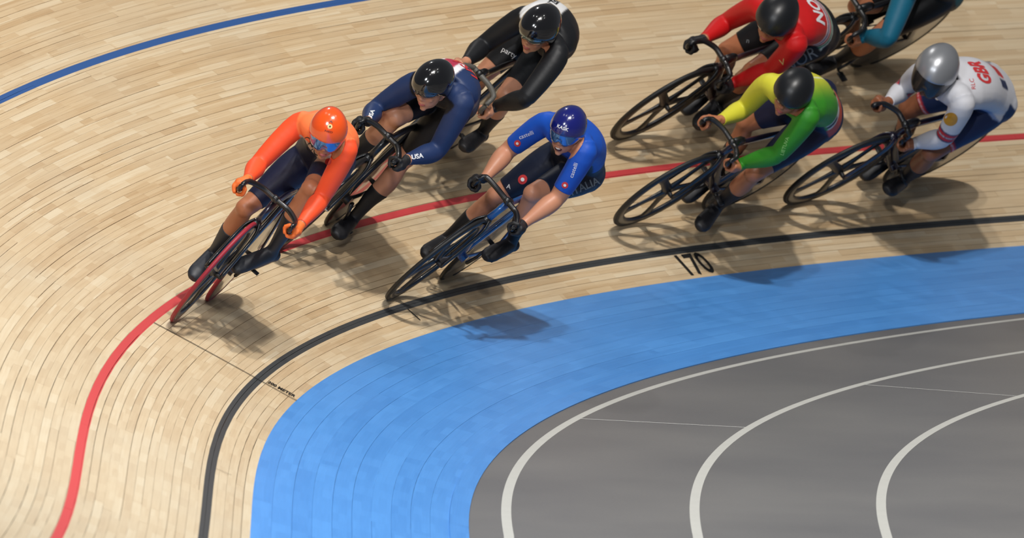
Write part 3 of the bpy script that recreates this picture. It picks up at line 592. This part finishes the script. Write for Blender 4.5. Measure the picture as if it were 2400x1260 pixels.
def cut_piece(bodyme, flab, keep, cuts, name, m, parent, push, paint=None, info=None):
    """clothing cut from the body surface. keep: labels kept whole; cuts: {(labels...): (point, normal)} keep the side against the normal"""
    bm = bmesh.new(); bm.from_mesh(bodyme); bm.faces.ensure_lookup_table()
    lay = bm.faces.layers.int.new('lab')
    for f, l in zip(bm.faces, flab): f[lay] = int(l)
    allk = set(LI[k] for k in keep)
    for ls, (pt, nr) in cuts.items():
        ids = set(LI[x] for x in ls); allk |= ids
    dele = [f for f in bm.faces if f[lay] not in allk]; bmesh.ops.delete(bm, geom=dele, context='FACES')
    for ls, (pt, nr) in cuts.items():
        ids = set(LI[x] for x in ls); fs = [f for f in bm.faces if f[lay] in ids]
        g = list({v for f in fs for v in f.verts})+list({e for f in fs for e in f.edges})+fs
        bmesh.ops.bisect_plane(bm, geom=g, plane_co=Vector(pt), plane_no=Vector(nr), dist=1e-5)
        pt_, nr_ = Vector(pt), Vector(nr)
        dele = [f for f in bm.faces if f[lay] in ids and (f.calc_center_median()-pt_).dot(nr_) > 0]
        bmesh.ops.delete(bm, geom=dele, context='FACES')
    loose = [v for v in bm.verts if not v.link_faces]; bmesh.ops.delete(bm, geom=loose, context='VERTS')
    bm.normal_update()
    for v in bm.verts: v.co += v.normal*push
    bv = [(v, [e.other_vert(v) for e in v.link_edges if e.is_boundary]) for v in bm.verts if v.is_boundary]
    bv = [t for t in bv if len(t[1]) == 2]
    for _ in range(10):
        nc = [(v, v.co*.4+(a_.co+b_.co)*.3) for v, (a_, b_) in bv]
        for v, c_ in nc: v.co = c_
    # turned-in hem gives the cloth an edge
    be = [e for e in bm.edges if e.is_boundary]
    if be:
        nm = {v: v.normal.copy() for e in be for v in e.verts}
        ret = bmesh.ops.extrude_edge_only(bm, edges=be); nv = [v for v in ret['geom'] if isinstance(v, bmesh.types.BMVert)]
        src = {}
        for v in nv:
            best = None
            for e in v.link_edges:
                o_ = e.other_vert(v)
                if o_ in nm: best = o_; break
            if best: v.co = best.co-nm[best]*(push+.002)
    me = bpy.data.meshes.new(name); bm.to_mesh(me); bm.free()
    me.polygons.foreach_set('use_smooth', [True]*len(me.polygons)); me.materials.append(m)
    o = bpy.data.objects.new(name, me); C.objects.link(o); o.parent = parent
    if paint is not None:
        V = arr(me); a = me.attributes.new('paint', 'FLOAT_COLOR', 'POINT')
        cols = paint(V, info); ed = np.empty(len(me.edges)*2, int); me.edges.foreach_get('vertices', ed); ed = ed.reshape(-1, 2)
        for _ in range(2):
            ac = np.zeros_like(cols); ct = np.zeros(len(cols))
            for i_, j_ in ((0, 1), (1, 0)): np.add.at(ac, ed[:, i_], cols[ed[:, j_]]); np.add.at(ct, ed[:, i_], 1)
            cols = cols*.5+.5*ac/np.maximum(ct, 1)[:, None]
        pass; a.data.foreach_set('color', np.concatenate([cols, np.ones((len(cols), 1))], 1).ravel())
    return o

def fields(V, info, bones):
    """per-vertex coordinates for the painter: label, limb fraction, and trunk coords u (to the rider's left), v (0 hip .. 1 neck), w (+ back / - belly)"""
    lab = classify(V, [b for b in bones if b[3] not in ('head', 'neck')]); f = dict(lab=lab)
    hm, sm = info['hm'], info['sm']; L_ = np.linalg.norm(info['nk']-hm)
    f['v'] = (V-hm)@info['ax']/L_; f['u'] = (V-hm)@info['lat']
    cen = np.stack([np.interp(f['v']*L_, ((info['tors']-hm)@info['ax']), info['tors'][:, i]) for i in range(3)], 1)
    f['w'] = ((V-cen)@info['up']); f['u'] = (V-cen)@info['lat']
    for key in ('ua', 'fa', 'th', 'sh'):
        for s in 'RL':
            for a, b_, r, n in bones:
                if n == key+s: t, _ = seg_param(V, a, b_); f[n] = t
    return f
def decal(name, V2, F, m, parent, tree, origin, ex, ey, out, lab=None, lift=.0018, reach=.25):
    ex, ey, out = norm(ex), norm(ey), norm(out); ey = norm(ey-ex*(ex@ey))
    P = []; last = None
    for x, y, _ in V2:
        p = origin+ex*x+ey*y+out*reach
        hit = tree.ray_cast(Vector(p), Vector(-out), reach*2)
        if hit[0] is None: P.append(None)
        else: P.append(np.array(hit[0])+np.array(hit[1])*lift)
    ok = [i for i, p in enumerate(P) if p is not None]
    if not ok: return None
    mp = {i: j for j, i in enumerate(ok)}; FF = [tuple(mp[i] for i in f) for f in F if all(i in mp for i in f)]
    FF = [f for f in FF if max(np.linalg.norm(P[ok[f[a]]]-P[ok[f[b_]]]) for a, b_ in ((0, 1), (1, 2), (2, 0))) < .06]
    if not FF: return None
    o = mesh_obj(name, [P[i] for i in ok], FF, m, parent)
    if lab: o['label'] = lab
    return o
def disc2(r, n=24, r0=0.0, c=(0, 0)):
    th = np.linspace(0, 2*math.pi, n, endpoint=False)
    if r0 <= 0:
        V = [(c[0], c[1], 0)]+[(c[0]+r*.5*math.cos(t), c[1]+r*.5*math.sin(t), 0) for t in th]+[(c[0]+r*math.cos(t), c[1]+r*math.sin(t), 0) for t in th]
        F = [(0, 1+i, 1+(i+1) % n) for i in range(n)]
        for i in range(n): F += [(1+i, 1+n+i, 1+n+(i+1) % n), (1+i, 1+n+(i+1) % n, 1+(i+1) % n)]
    else:
        V = [(c[0]+q*math.cos(t), c[1]+q*math.sin(t), 0) for q in (r0, r) for t in th]; F = []
        for i in range(n): F += [(i, n+i, n+(i+1) % n), (i, n+(i+1) % n, (i+1) % n)]
    return np.array(V), F
def rings2(r=.021, t=.0035):
    V = []; F = []; n = 0
    for cx, cy in ((-2.3*r, r*.5), (0, r*.5), (2.3*r, r*.5), (-1.15*r, -r*.5), (1.15*r, -r*.5)):
        v, f = disc2(r, 20, r-t, (cx, cy)); V.append(v); F += [tuple(i+n for i in q) for q in f]; n += len(v)
    return np.concatenate(V), F

def helmet(parent, hc, hf, hu, m, visor=None, aero=1.0, size=1.0, rim=None, vis_drop=.06):
    hl = np.cross(hu, hf); nu, nv = 44, 26; ctr = hc+hu*.026-hf*.004
    rx, ry, rz = .122*size*aero, .089*size, .106*size
    def shell(scale):
        V = []
        for j in range(nv):
            ph = math.pi*.5*(j/(nv-1))          # 0 crown .. equator
            for i in range(nu):
                th = 2*math.pi*i/nu; x = math.cos(th); y = math.sin(th)
                low = -.052 if x < -.2 else (-.052+(x+.2)/1.2*.052 if x < .75 else -.010+(x-.75)*.04)      # ears covered, brow higher
                z = math.cos(ph); s = math.sin(ph)
                if j > nv*.72: k = (j-nv*.72)/(nv*.28-1); zz = math.cos(math.pi*.5*.72)*rz*(1-k)+low*size*k if False else None
                p = np.array([rx*s*x*(1.0 if x > 0 else 1.06), ry*s*y*(1-.10*max(0, -x)), rz*z])
                V.append((p, low, x))
        return V
    V = []; base = shell(1)
    for idx, (p, low, x) in enumerate(base):
        V.append(ctr+(hf*p[0]+hl*p[1]+hu*p[2])*1.0)
    ext = []                                     # skirt ring rows below the equator down to the hem
    for r_ in range(1, 7):
        for i in range(nu):
            th = 2*math.pi*i/nu; x = math.cos(th); y = math.sin(th)
            low = -.060 if x < -.1 else (-.060+(x+.1)/.75*.060 if x < .65 else .0+(x-.65)*.02)
            f = r_/6; tuck = 1-.10*f*f
            ext.append(ctr+hf*(rx*x*(1.0 if x > 0 else 1.06)*tuck)+hl*(ry*y*(1-.10*max(0, -x))*tuck)+hu*(low*size*f))
    V += ext; rows_ = nv+6; F = []
    for j in range(rows_-1):
        for i in range(nu): F.append((j*nu+i, j*nu+(i+1) % nu, (j+1)*nu+(i+1) % nu, (j+1)*nu+i)[::-1])
    o = mesh_obj('helmet', V, F, m, parent, True)
    md = o.modifiers.new('w', 'WELD'); md.merge_threshold = 1e-4
    md = o.modifiers.new('t', 'SOLIDIFY'); md.thickness = .010; md.offset = 1
    if visor is not None:
        V = []; F = []; a, b_ = 26, 8
        for j in range(b_):
            for i in range(a):
                th = R(-82+164*i/(a-1)); x = math.cos(th); y = math.sin(th); f = j/(b_-1)
                dip = vis_drop*(.55+.45*math.cos(th*1.0))*(1-.28*math.exp(-(th/.22)**2)*(1 if f > .5 else 0))
                low = .006-dip*f*1.0
                sc_ = 1.035-.10*f*f
                V.append(ctr+hf*rx*x*sc_+hl*ry*y*sc_*1.02+hu*(low*size+.004))
        for j in range(b_-1):
            for i in range(a-1): F.append((j*a+i, j*a+i+1, (j+1)*a+i+1, (j+1)*a+i))
        vo = mesh_obj('visor', V, F, visor, o, True); md = vo.modifiers.new('t', 'SOLIDIFY'); md.thickness = .003
    return o

def person(k, spec, gr):
    q = POSES[k]; J = {a: np.array(b) for a, b in q['J'].items()}; K = q['K']
    root = empty('person'); tag(root, spec['plabel'], 'person', 'riders on the track')
    B = np.stack([q['h'], q['l'], q['u']], 1)
    m = Matrix.Identity(4)
    for i in range(3):
        for j in range(3): m[i][j] = B[i][j]
        m[i][3] = q['P'][i]
    root.matrix_world = m @ Matrix.Scale(K, 4)
    tl = lambda v: norm(B.T@(RT*v[0]+UP*v[1]-FW*v[2]))          # view vector -> local
    hf = tl(spec['face']); hu0 = tl((spec['crown'][0], spec['crown'][1], spec.get('crownz', .3))); hu = norm(hu0-hf*(hu0@hf))
    A, bones, info = build_body(J, gr, hf, hu, spec)
    body = A.obj('body', spec['skin'], root); me = remesh(body, .0056 if k != 'aus' else .0065)
    me.materials.clear(); me.materials.append(spec['skin'])
    n = len(me.polygons); ctr = np.empty(n*3); me.polygons.foreach_get('center', ctr); ctr = ctr.reshape(-1, 3)
    fl = relabel(ctr, classify(ctr, bones), bones, info, hf, hu)
    vl = classify(arr(me), bones); vg = body.vertex_groups.new(name='soft')
    vg.add([int(i) for i in np.nonzero(~np.isin(vl, [LI[x] for x in ('haR', 'haL', 'head', 'ftR', 'ftL')]))[0]], 1.0, 'REPLACE')
    sm_ = body.modifiers.new('s', 'SMOOTH'); sm_.vertex_group = 'soft'; sm_.iterations = 26; sm_.factor = .5
    dg = bpy.context.evaluated_depsgraph_get(); dg.update(); me2 = bpy.data.meshes.new_from_object(body.evaluated_get(dg)); body.modifiers.clear(); body.data = me2; bpy.data.meshes.remove(me); me = me2
    n = len(me.polygons); ctr = np.empty(n*3); me.polygons.foreach_get('center', ctr); ctr = ctr.reshape(-1, 3)
    fl = relabel(ctr, classify(ctr, bones), bones, info, hf, hu)
    cuts = {}
    for s in 'RL':
        sh, el, wr, hip, kn, an = J['sh'+s], J['el'+s], J['wr'+s], J['hip'+s], J['knee'+s], J['ank'+s]
        if spec.get('sleeve', 'long') == 'long': cuts[('fa'+s,)] = (wr-norm(wr-el)*.012, norm(wr-el))
        else: cuts[('ua'+s,)] = (sh+(el-sh)*.80, norm(el-sh))
        cuts[('th'+s,)] = (hip+(kn-hip)*spec.get('short', .80), norm(kn-hip))
    nd = norm(info['hc']-hu*.055-info['nk'])
    cuts[('neck',)] = (info['nk']+nd*.042, nd)
    keep = ['torso']+(['uaR', 'uaL'] if spec.get('sleeve', 'long') == 'long' else [])
    pf = lambda V, inf: spec['paint'](fields(V, inf, bones), V, inf)
    suit = cut_piece(me, fl, keep, cuts, 'speedsuit', LYCRA, root, .0032, pf, info)
    tree = BVHTree.FromPolygons([v.co for v in suit.data.vertices], [p.vertices for p in suit.data.polygons])
    for s in 'RL':
        kn, an = J['knee'+s], J['ank'+s]
        cut_piece(me, fl, ['ft'+s], {('sh'+s,): (kn+(an-kn)*spec.get('sock', .48), -norm(an-kn))}, 'overshoe', spec.get('shoe', SHOE), root, .0035)
        if spec.get('glove'):
            el, wr = J['el'+s], J['wr'+s]
            cut_piece(me, fl, ['ha'+s], {('fa'+s,): (wr-norm(wr-el)*.004, -norm(wr-el))}, 'glove', spec['glove'], root, .0022)
    he = helmet(root, info['hc'], hf, hu, spec['helmet'], spec.get('visor'), spec.get('aero', 1.0), spec.get('hsize', 1.0), vis_drop=spec.get('drop', .06))
    # mouth
    hl = info['hl']; hc = info['hc']
    mo = Acc()
    if spec.get('open_mouth'):
        mo.ball(hc+hf*.083-hu*.072, (.013, .021, .0115), axes=(hf, hl, hu)); mo.obj('mouth', mat('dark_open_mouth', srgb(70, 20, 22), .4), root)
        te = Acc(); te.tube([hc+hf*(.096-abs(y)*.006)-hu*.0655+hl*y*.014 for y in (-1, -.5, 0, .5, 1)], [.002, .0035, .0035, .0035, .002], seg=8); te.obj('teeth', mat('tooth_white', srgb(225, 215, 205), .3), root)
    else:
        mo.tube([hc+hf*(.0935-abs(y)*.012)-hu*(.0705)+hl*y*.021 for y in (-1, -.5, 0, .5, 1)], [.002, .0065, .0075, .0065, .002], [.002, .0035, .004, .0035, .002], ref=hu, seg=8); mo.obj('lips', mat('lip_skin', srgb(176, 92, 84), .4), root)
    for s in (-1, 1):
        ey = Acc(); ey.ball(hc+hf*.078+hu*.002+hl*s*.030, (.010, .013, .007), axes=(hf, hl, hu), seg=12); eo = ey.obj('eye', mat('eye_white', srgb(225, 222, 215), .2), root)
        ir = Acc(); ir.ball(hc+hf*.086+hu*.002+hl*s*.030, (.003, .005, .005), axes=(hf, hl, hu), seg=10); ir.obj('iris', mat('eye_dark', srgb(40, 30, 22), .2), eo)
    # decals
    ctx = dict(J=J, info=info, tree=tree, suit=suit, hf=hf, hu=hu, hl=hl, hc=hc, root=root, he=he, K=K, tl=tl)
    for d in spec.get('decals', []): d(ctx)
    if spec.get('pony'): pass
    return root
# ------------------------------------------------------------------ colours of the suits
def lin(r, g, b): return np.array(srgb(r, g, b)[:3])
def isl(f, *n): return np.isin(f['lab'], [LI[x] for x in n])
LEG = ('thR', 'thL', 'shR', 'shL', 'ftR', 'ftL'); ARM = ('uaR', 'uaL', 'faR', 'faL', 'haR', 'haL')
def base(V, c): return np.tile(c, (len(V), 1)).astype(float)
def setc(o, m, c): o[m] = c
def trunk(f): return ~isl(f, *LEG) & ~isl(f, *ARM)

def paint_orange(f, V, i):
    o = base(V, lin(250, 122, 68)); nv = lin(24, 26, 52)
    setc(o, isl(f, *ARM), lin(246, 84, 44)); t = trunk(f)
    setc(o, t & (f['w'] < -.02) & (f['v'] > .38) & (f['v'] < .80) & (f['u'] < .09), lin(214, 192, 178))
    setc(o, t & (f['v'] < .30), nv); setc(o, t & (f['w'] < 0) & (f['v'] < .40), nv); setc(o, isl(f, *LEG), nv); return o
def paint_usa(f, V, i):
    o = base(V, lin(34, 52, 92)); bk = lin(14, 14, 20); t = trunk(f)
    setc(o, isl(f, *LEG), bk); setc(o, t & (f['w'] < -.01), bk); setc(o, t & (f['v'] < .12), bk)
    b = t & (f['w'] > .01) & (f['v'] > .30); u = f['u']
    setc(o, b & (u > -.125) & (u < .012), lin(232, 228, 232)); setc(o, b & (u > -.095) & (u < -.022), lin(176, 48, 76)); return o
def paint_nzl(f, V, i):
    o = base(V, lin(24, 25, 28)); t = trunk(f); b = t & (f['w'] > -.03) & (f['v'] > .34); u = f['u']
    setc(o, b & (u < -.02) & (u > -.16), lin(226, 226, 226))
    s = t & (f['v'] < .34) & (f['v'] > .16) & (f['w'] > -.02); setc(o, s & (u < .16), lin(196, 200, 198)); setc(o, s & (u > .10), lin(70, 100, 88)); return o
def paint_ita(f, V, i):
    o = base(V, lin(24, 80, 182)); dk = lin(20, 28, 48); t = trunk(f)
    setc(o, t & (f['v'] < .32), dk); setc(o, t & (f['w'] < -.02) & (f['v'] < .62), dk)
    setc(o, t & (f['w'] < -.02) & (f['v'] >= .62) & (f['v'] < .78), lin(16, 52, 120)); setc(o, isl(f, *LEG), dk); return o
def paint_nor(f, V, i):
    o = base(V, lin(196, 24, 26)); bk = lin(14, 14, 18); t = trunk(f); v, w_ = f['v'], f['w']
    setc(o, t & (w_ < -.005) & (v < .42), bk); setc(o, t & (v < .20), bk); setc(o, isl(f, *LEG), bk)
    b = t & (w_ > -.03)
    setc(o, b & (v > .37) & (v < .50), lin(232, 228, 230)); setc(o, b & (v > .395) & (v < .475), lin(208, 30, 30)); setc(o, b & (v > .405) & (v < .465), lin(232, 228, 230)); setc(o, b & (v > .417) & (v < .453), lin(52, 66, 124))
    setc(o, b & (v > .20) & (v < .31), lin(206, 216, 208)); setc(o, b & (v > .225) & (v < .28) & (f['u'] > .02), lin(78, 140, 100)); return o
def paint_ltu(f, V, i):
    ye, gr_ = lin(214, 208, 60), lin(56, 140, 38); x = np.clip((f['u']+.09)/.20, 0, 1)[:, None]
    x = x*x*(3-2*x); o = ye*(1-x)+gr_*x; t = trunk(f)
    setc(o, isl(f, 'uaR', 'faR', 'haR'), ye); setc(o, isl(f, 'uaL', 'faL', 'haL'), lin(50, 132, 34))
    setc(o, t & (np.abs(f['u']+.045) < .0045) & (f['w'] > 0), lin(232, 236, 200))
    v = f['v']; nv = lin(22, 26, 56)
    s = t & (v < .36) & (v > .22) & (f['w'] > -.02); setc(o, s, lin(214, 216, 214))
    setc(o, s & (np.sin(f['u']*95) > .25) & (v > .25) & (v < .33), lin(24, 26, 30))
    setc(o, t & (v <= .22), lin(186, 72, 52)); setc(o, t & (v < .06), nv); setc(o, t & (f['w'] < -.03) & (v < .4), nv); setc(o, isl(f, *LEG), nv)
    for k in ('thR', 'thL'):
        setc(o, isl(f, k) & (f[k] > .775), lin(206, 206, 90)) if k == 'thR' else None
    return o
def paint_gbr(f, V, i):
    o = base(V, lin(208, 208, 213)); nv = lin(26, 44, 84); rd = lin(196, 44, 50); v, u, w_ = f['v'], f['u'], f['w']; t = trunk(f)
    setc(o, t & (w_ < -.02) & (v < .66), lin(128, 150, 192)); setc(o, t & (w_ < -.04) & (v < .60), nv); setc(o, t & (v < .10) & (w_ < .08), nv); setc(o, isl(f, *LEG), nv)
    b = t & (w_ > .02)
    fl = b & (v > .17) & (v < .37); setc(o, fl & (np.abs(u) < .105), nv); setc(o, fl & (np.abs(u) < .058), lin(222, 222, 226)); setc(o, fl & (np.abs(u) < .046), rd)
    for s in 'RL':
        a = f['ua'+s]; m = isl(f, 'ua'+s)
        setc(o, m & (a > .66) & (a < .93), nv); setc(o, m & (a > .70) & (a < .77), rd); setc(o, m & (a > .82) & (a < .89), rd); setc(o, m & (a > .785) & (a < .80), lin(222, 222, 226))
        h = f['th'+s]; m = isl(f, 'th'+s); setc(o, m & (h > .66), rd); setc(o, m & (h > .70) & (h < .715), lin(222, 222, 226)); setc(o, m & (h > .745) & (h < .76), nv)
    return o
def paint_aus(f, V, i):
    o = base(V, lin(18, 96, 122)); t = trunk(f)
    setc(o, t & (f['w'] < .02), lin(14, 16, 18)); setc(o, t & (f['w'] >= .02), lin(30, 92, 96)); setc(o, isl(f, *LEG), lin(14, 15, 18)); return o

def flat(name, c, r=.5): return mat(name, srgb(*c), r)
INKW = flat('white_ink', (226, 226, 228)); INKR = flat('red_ink', (200, 52, 54)); INKK = flat('black_ink', (22, 22, 24)); INKG = flat('grey_ink', (120, 126, 130)); INKY = flat('gold_ink', (190, 138, 40)); INKC = flat('pale_badge', (222, 196, 130)); INKO = flat('dark_red_ink', (96, 20, 16))
def back_text(txt, v, u, size, m, mode='across', xs=1, bold=.0, name='lettering'):
    def f(c):
        i = c['info']; L_ = np.linalg.norm(i['nk']-i['hm']); o = i['hm']+i['ax']*v*L_+i['lat']*u
        V2, F = text_mesh(txt, size, bold, 1, xs)
        ex, ey = (-i['lat'], i['ax']) if mode == 'across' else (-i['ax'], -i['lat'])
        decal(name, V2, F, m, c['suit'], c['tree'], o, ex, ey, i['up'])
    return f
def seen(what, j, size, dir2, m, off=(0, 0), xs=1, bold=0., name='lettering', on='suit'):
    """print on the side of the body that faces the infield stands; j = (joint, joint, t)"""
    def f(c):
        J = c['J']; o = J[j[0]]*(1-j[2])+J[j[1]]*j[2]; tl = c['tl']; out = tl((0, 0, 1)); ex = tl((dir2[0], dir2[1], 0)); ey = tl((-dir2[1], dir2[0], 0))
        o = o+tl((1, 0, 0))*off[0]+tl((0, 1, 0))*off[1]
        if isinstance(what, str): V2, F = text_mesh(what, size, bold, 1, xs)
        else: V2, F = what; V2 = V2*size; 
        V2 = V2.copy(); V2[:, 0] *= 1 if isinstance(what, str) else xs
        decal(name, V2, F, m, c['suit'], c['tree'], o, ex, ey, out, reach=.30, lift=.0045 if 'centre' in name else .0018)
    return f
def on_helmet(what, side, up_, size, m, name='lettering', xs=1):
    def f(c):
        he = c['he']; dg = bpy.context.evaluated_depsgraph_get(); dg.update(); ev = he.evaluated_get(dg); me = ev.to_mesh()
        tree = BVHTree.FromPolygons([v.co.copy() for v in me.vertices], [tuple(p.vertices) for p in me.polygons]); ev.to_mesh_clear()
        hf, hl, hu, hc = c['hf'], c['hl'], c['hu'], c['hc']; out = norm(hf*math.cos(up_)*math.cos(side)+hl*math.sin(side)+hu*math.sin(up_)*math.cos(side))
        ex = norm(hl-out*(hl@out)); ey = np.cross(out, ex)
        V2, F = text_mesh(what, size, size*.02, 1, xs) if isinstance(what, str) else what
        decal(name, V2, F, m, he, tree, hc+hu*.03, ex, ey, out, lift=.003 if 'centre' in name else .0012, reach=.3)
    return f
sk1 = skin_mat('skin_fair', srgb(196, 138, 108)); sk2 = skin_mat('skin_tanned', srgb(176, 112, 78)); sk3 = skin_mat('skin_warm', srgb(194, 134, 104)); sk4 = skin_mat('skin_brown', srgb(142, 88, 60))
G_OR = mat('orange_glove_fabric', srgb(236, 112, 44), .6); G_BK = mat('black_glove_fabric', srgb(20, 20, 23), .6)
H_OR = mat('helmet_orange_gloss', srgb(232, 82, 22), .22, coat=1); H_BK = mat('helmet_black_gloss', (.005, .005, .006, 1), .15, coat=1)
H_BL = mat('helmet_deep_blue_gloss', srgb(16, 24, 104), .2, coat=1); H_MB = mat('helmet_black_satin', (.007, .008, .010, 1), .38); H_SI = mat('helmet_silver', srgb(164, 166, 170), .33, metal=.6)
V_BL = mat('visor_blue_mirror', srgb(60, 122, 190), .12, metal=.65, coat=1); V_GD = mat('visor_gold_blue_mirror', srgb(120, 140, 140), .14, metal=.7, coat=1); V_DK = mat('visor_dark', (.012, .012, .014, 1), .3, coat=.3); V_SM = mat('visor_smoke', srgb(52, 44, 44), .15, coat=1)
FR_BL = mat('frame_metal_blue', srgb(24, 78, 138), .3, coat=.8); FR_PU = mat('frame_dark_violet', srgb(26, 22, 40), .3, coat=.7); FR_GR = mat('bar_smoky_grey', srgb(86, 84, 78), .5); FR_BR = mat('frame_plum', srgb(60, 38, 44), .35, coat=.6)
FR_SG = mat('frame_silver_grey', srgb(116, 108, 110), .35, coat=.4); S_DK = mat('slate_overshoe', srgb(30, 34, 42), .5)

SPEC = {
 'orange': dict(label='black racing bicycle with red tyres, leading the pack', tyre=RUBRED, frame=FR_PU, fork=BK, rot=.3,
   plabel='cyclist in bright orange skinsuit and glossy orange helmet, riding in front of all', skin=sk2, paint=paint_orange, helmet=H_OR, visor=V_BL, aero=.90, bulk=1.02, glove=G_OR, shoe=S_DK,
   face=(-.10, -.62, .78), hsize=1.0, drop=.085, crown=(.22, .72), crownz=.75, short=.84,
   decals=[seen(rings2(.020, .0042), ('shR', 'shL', .32), 1.0, (.86, -.5), INKK, off=(.0, -.075), name='rings_print'), seen(disc2(.020), ('shR', 'shL', .62), 1.0, (.86, -.5), INKR, off=(-.0, -.11), name='crest'),
           on_helmet(disc2(.0125), 0, .80, 1, INKC, 'crest'), on_helmet(disc2(.0045), 0, .80, 1, INKK, 'crest_centre'), on_helmet('^', 0, .98, .03, INKO, xs=1.4), on_helmet('NED', 0, .56, .013, INKO, xs=1.6)]),
 'usa': dict(label='black racing bicycle with silver hub, second behind the leader', silverhub=True, rot=1.1, plabel='cyclist in navy skinsuit with white and red back stripes and glossy black helmet', skin=sk1, paint=paint_usa, helmet=H_BK, visor=V_SM, aero=1.10, hsize=.96, drop=.045,
   glove=G_BK, face=(-.55, -.42, .70), crown=(.24, .90), crownz=.38, short=.84,
   decals=[back_text('USA', .60, -.005, .13, INKR, bold=.004, xs=.74), seen('USA', ('elL', 'wrL', .64), .032, (1, .18), INKW, off=(0, 0), bold=.001), seen('USA', ('elR', 'wrR', .45), .028, (.35, 1), INKW, bold=.001)]),
 'nzl': dict(label='black racing bicycle with smoky grey handlebar, behind the navy rider', bar=FR_GR, rot=.1, fork=FR_SG, plabel='cyclist in all-black skinsuit with white back panel and glossy black helmet', skin=sk1, paint=paint_nzl, helmet=H_BK, visor=V_GD, aero=1.08, hsize=1.03, drop=.045,
   face=(-.50, -.42, .76), crown=(.40, .84), crownz=.40, short=.84,
   decals=[back_text('NEW ZEALAND', .66, -.095, .058, INKK, 'along', bold=.002), seen('party', ('hipR', 'kneeR', .60), .040, (.87, -.48), INKW, off=(.01, .0)), seen('BSP', ('hipL', 'kneeL', .75), .034, (.9, -.3), INKG, off=(-.02, -.02)), seen('NZL', ('hipL', 'kneeL', .25), .055, (.9, .42), INKW, off=(.02, -.075))]),
 'ita': dict(label='racing bicycle with metallic blue frame on the black line', frame=FR_BL, fork=BK, rot=.8, tyre=RUB, plabel='cyclist in short-sleeved blue jersey, navy shorts and deep blue helmet', skin=sk3, paint=paint_ita, helmet=H_BL, visor=V_BL, aero=1.0, hsize=.96, sleeve='short', glove=G_BK, open_mouth=True, drop=.078,
   face=(-.36, -.40, .84), crown=(.30, .92), crownz=.33, short=.84,
   decals=[seen('castelli', ('shR', 'elR', .48), .030, (.93, .35), INKW, off=(0, .01)), seen(disc2(.017), ('shR', 'elR', .72), 1, (1, 0), INKR, name='badge'), seen(disc2(.007), ('shR', 'elR', .72), 1, (1, 0), INKW, name='badge_centre'),
           seen('castelli', ('shL', 'elL', .40), .030, (.34, .94), INKW, off=(0, 0)), seen(disc2(.017), ('shL', 'elL', .72), 1, (1, 0), INKR, name='badge'), seen(disc2(.007), ('shL', 'elL', .72), 1, (1, 0), INKW, name='badge_centre'),
           seen(disc2(.026), ('hipR', 'kneeR', .60), 1, (.8, -.6), INKR, name='badge', xs=.9), seen(disc2(.010), ('hipR', 'kneeR', .60), 1, (1, 0), INKW, name='badge_centre'), seen('A', ('hipR', 'kneeR', .78), .034, (.9, -.2), INKW, off=(-.01, 0)),
           seen('ITALIA', ('hipL', 'kneeL', .06), .056, (.92, .40), INKG, off=(.02, -.06), bold=.001), on_helmet('KASK', 0, .34, .024, INKW, xs=1.1)]),
 'nor': dict(label='dark racing bicycle under the rider in red', rot=.62, bar=BK, frame=FR_BR, fork=BK, plabel='cyclist in red skinsuit with black shorts and satin black helmet', skin=sk2, paint=paint_nor, helmet=H_MB, visor=V_SM, aero=1.04, hsize=1.12, glove=G_BK, drop=.03,
   face=(-.40, -.60, .69), crown=(.42, .72), crownz=.62, short=.80,
   decals=[back_text('NOR', .62, 0, .135, INKW, bold=.004, xs=.74), seen('NOR', ('hipL', 'kneeL', .18), .088, (.88, .47), INKG, off=(-.03, -.085), bold=.0), seen('V', ('shL', 'elL', .72), .045, (1, .3), INKC, off=(.02, 0)), seen('n', ('hipR', 'kneeR', .72), .036, (1, -.2), INKG)]),
 'ltu': dict(label='dark racing bicycle with five-spoke front wheel under the yellow and green rider', rot=.55, frame=FR_PU, fork=BK, plabel='cyclist with yellow right arm, green left arm and black helmet', skin=sk2, paint=paint_ltu, helmet=H_MB, visor=V_SM, aero=1.02, hsize=1.07, drop=.03,
   face=(-.40, -.56, .72), crown=(.46, .72), crownz=.58, short=.80,
   decals=[back_text('LTU', .42, .0, .06, INKK, bold=.002), seen('LIETUVA', ('shL', 'elL', .78), .026, (.3, .95), flat('pale_green_ink', (150, 205, 120)), off=(0, 0))]),
 'gbr': dict(label='racing bicycle with dark violet fork, rearmost on the right below the red line', rot=.50, frame=FR_PU, fork=FR_PU, plabel='cyclist in white and navy skinsuit with silver helmet and black visor', skin=sk4, paint=paint_gbr, helmet=H_SI, visor=V_DK, aero=1.04, hsize=1.16, drop=.105,
   face=(-.32, -.46, .82), crown=(.42, .78), crownz=.52, short=.80,
   decals=[back_text('GBR', .70, .0, .145, INKR, bold=.006, xs=.58), back_text('RLC', .90, .07, .036, INKR), seen(disc2(.034), ('shL', 'elL', .46), 1, (1, 0), INKY, name='badge', off=(-.02, 0)), seen('UK', ('hipR', 'kneeR', .55), .05, (.95, .2), INKW, bold=.002)]),
 'aus': dict(label='black racing bicycle at the top edge, behind the rider in red', rot=.2, plabel='cyclist in dark teal skinsuit, cut off by the top edge', skin=sk2, paint=paint_aus, helmet=H_BK, visor=V_SM, aero=1.2, hsize=1.1, face=(-.4, -.5, .7), crown=(.4, .8), crownz=.45, short=.80, decals=[]),
}
for k in ('orange', 'usa', 'nzl', 'ita', 'nor', 'ltu', 'gbr', 'aus'):
    b_, gr = bike(k, SPEC[k])
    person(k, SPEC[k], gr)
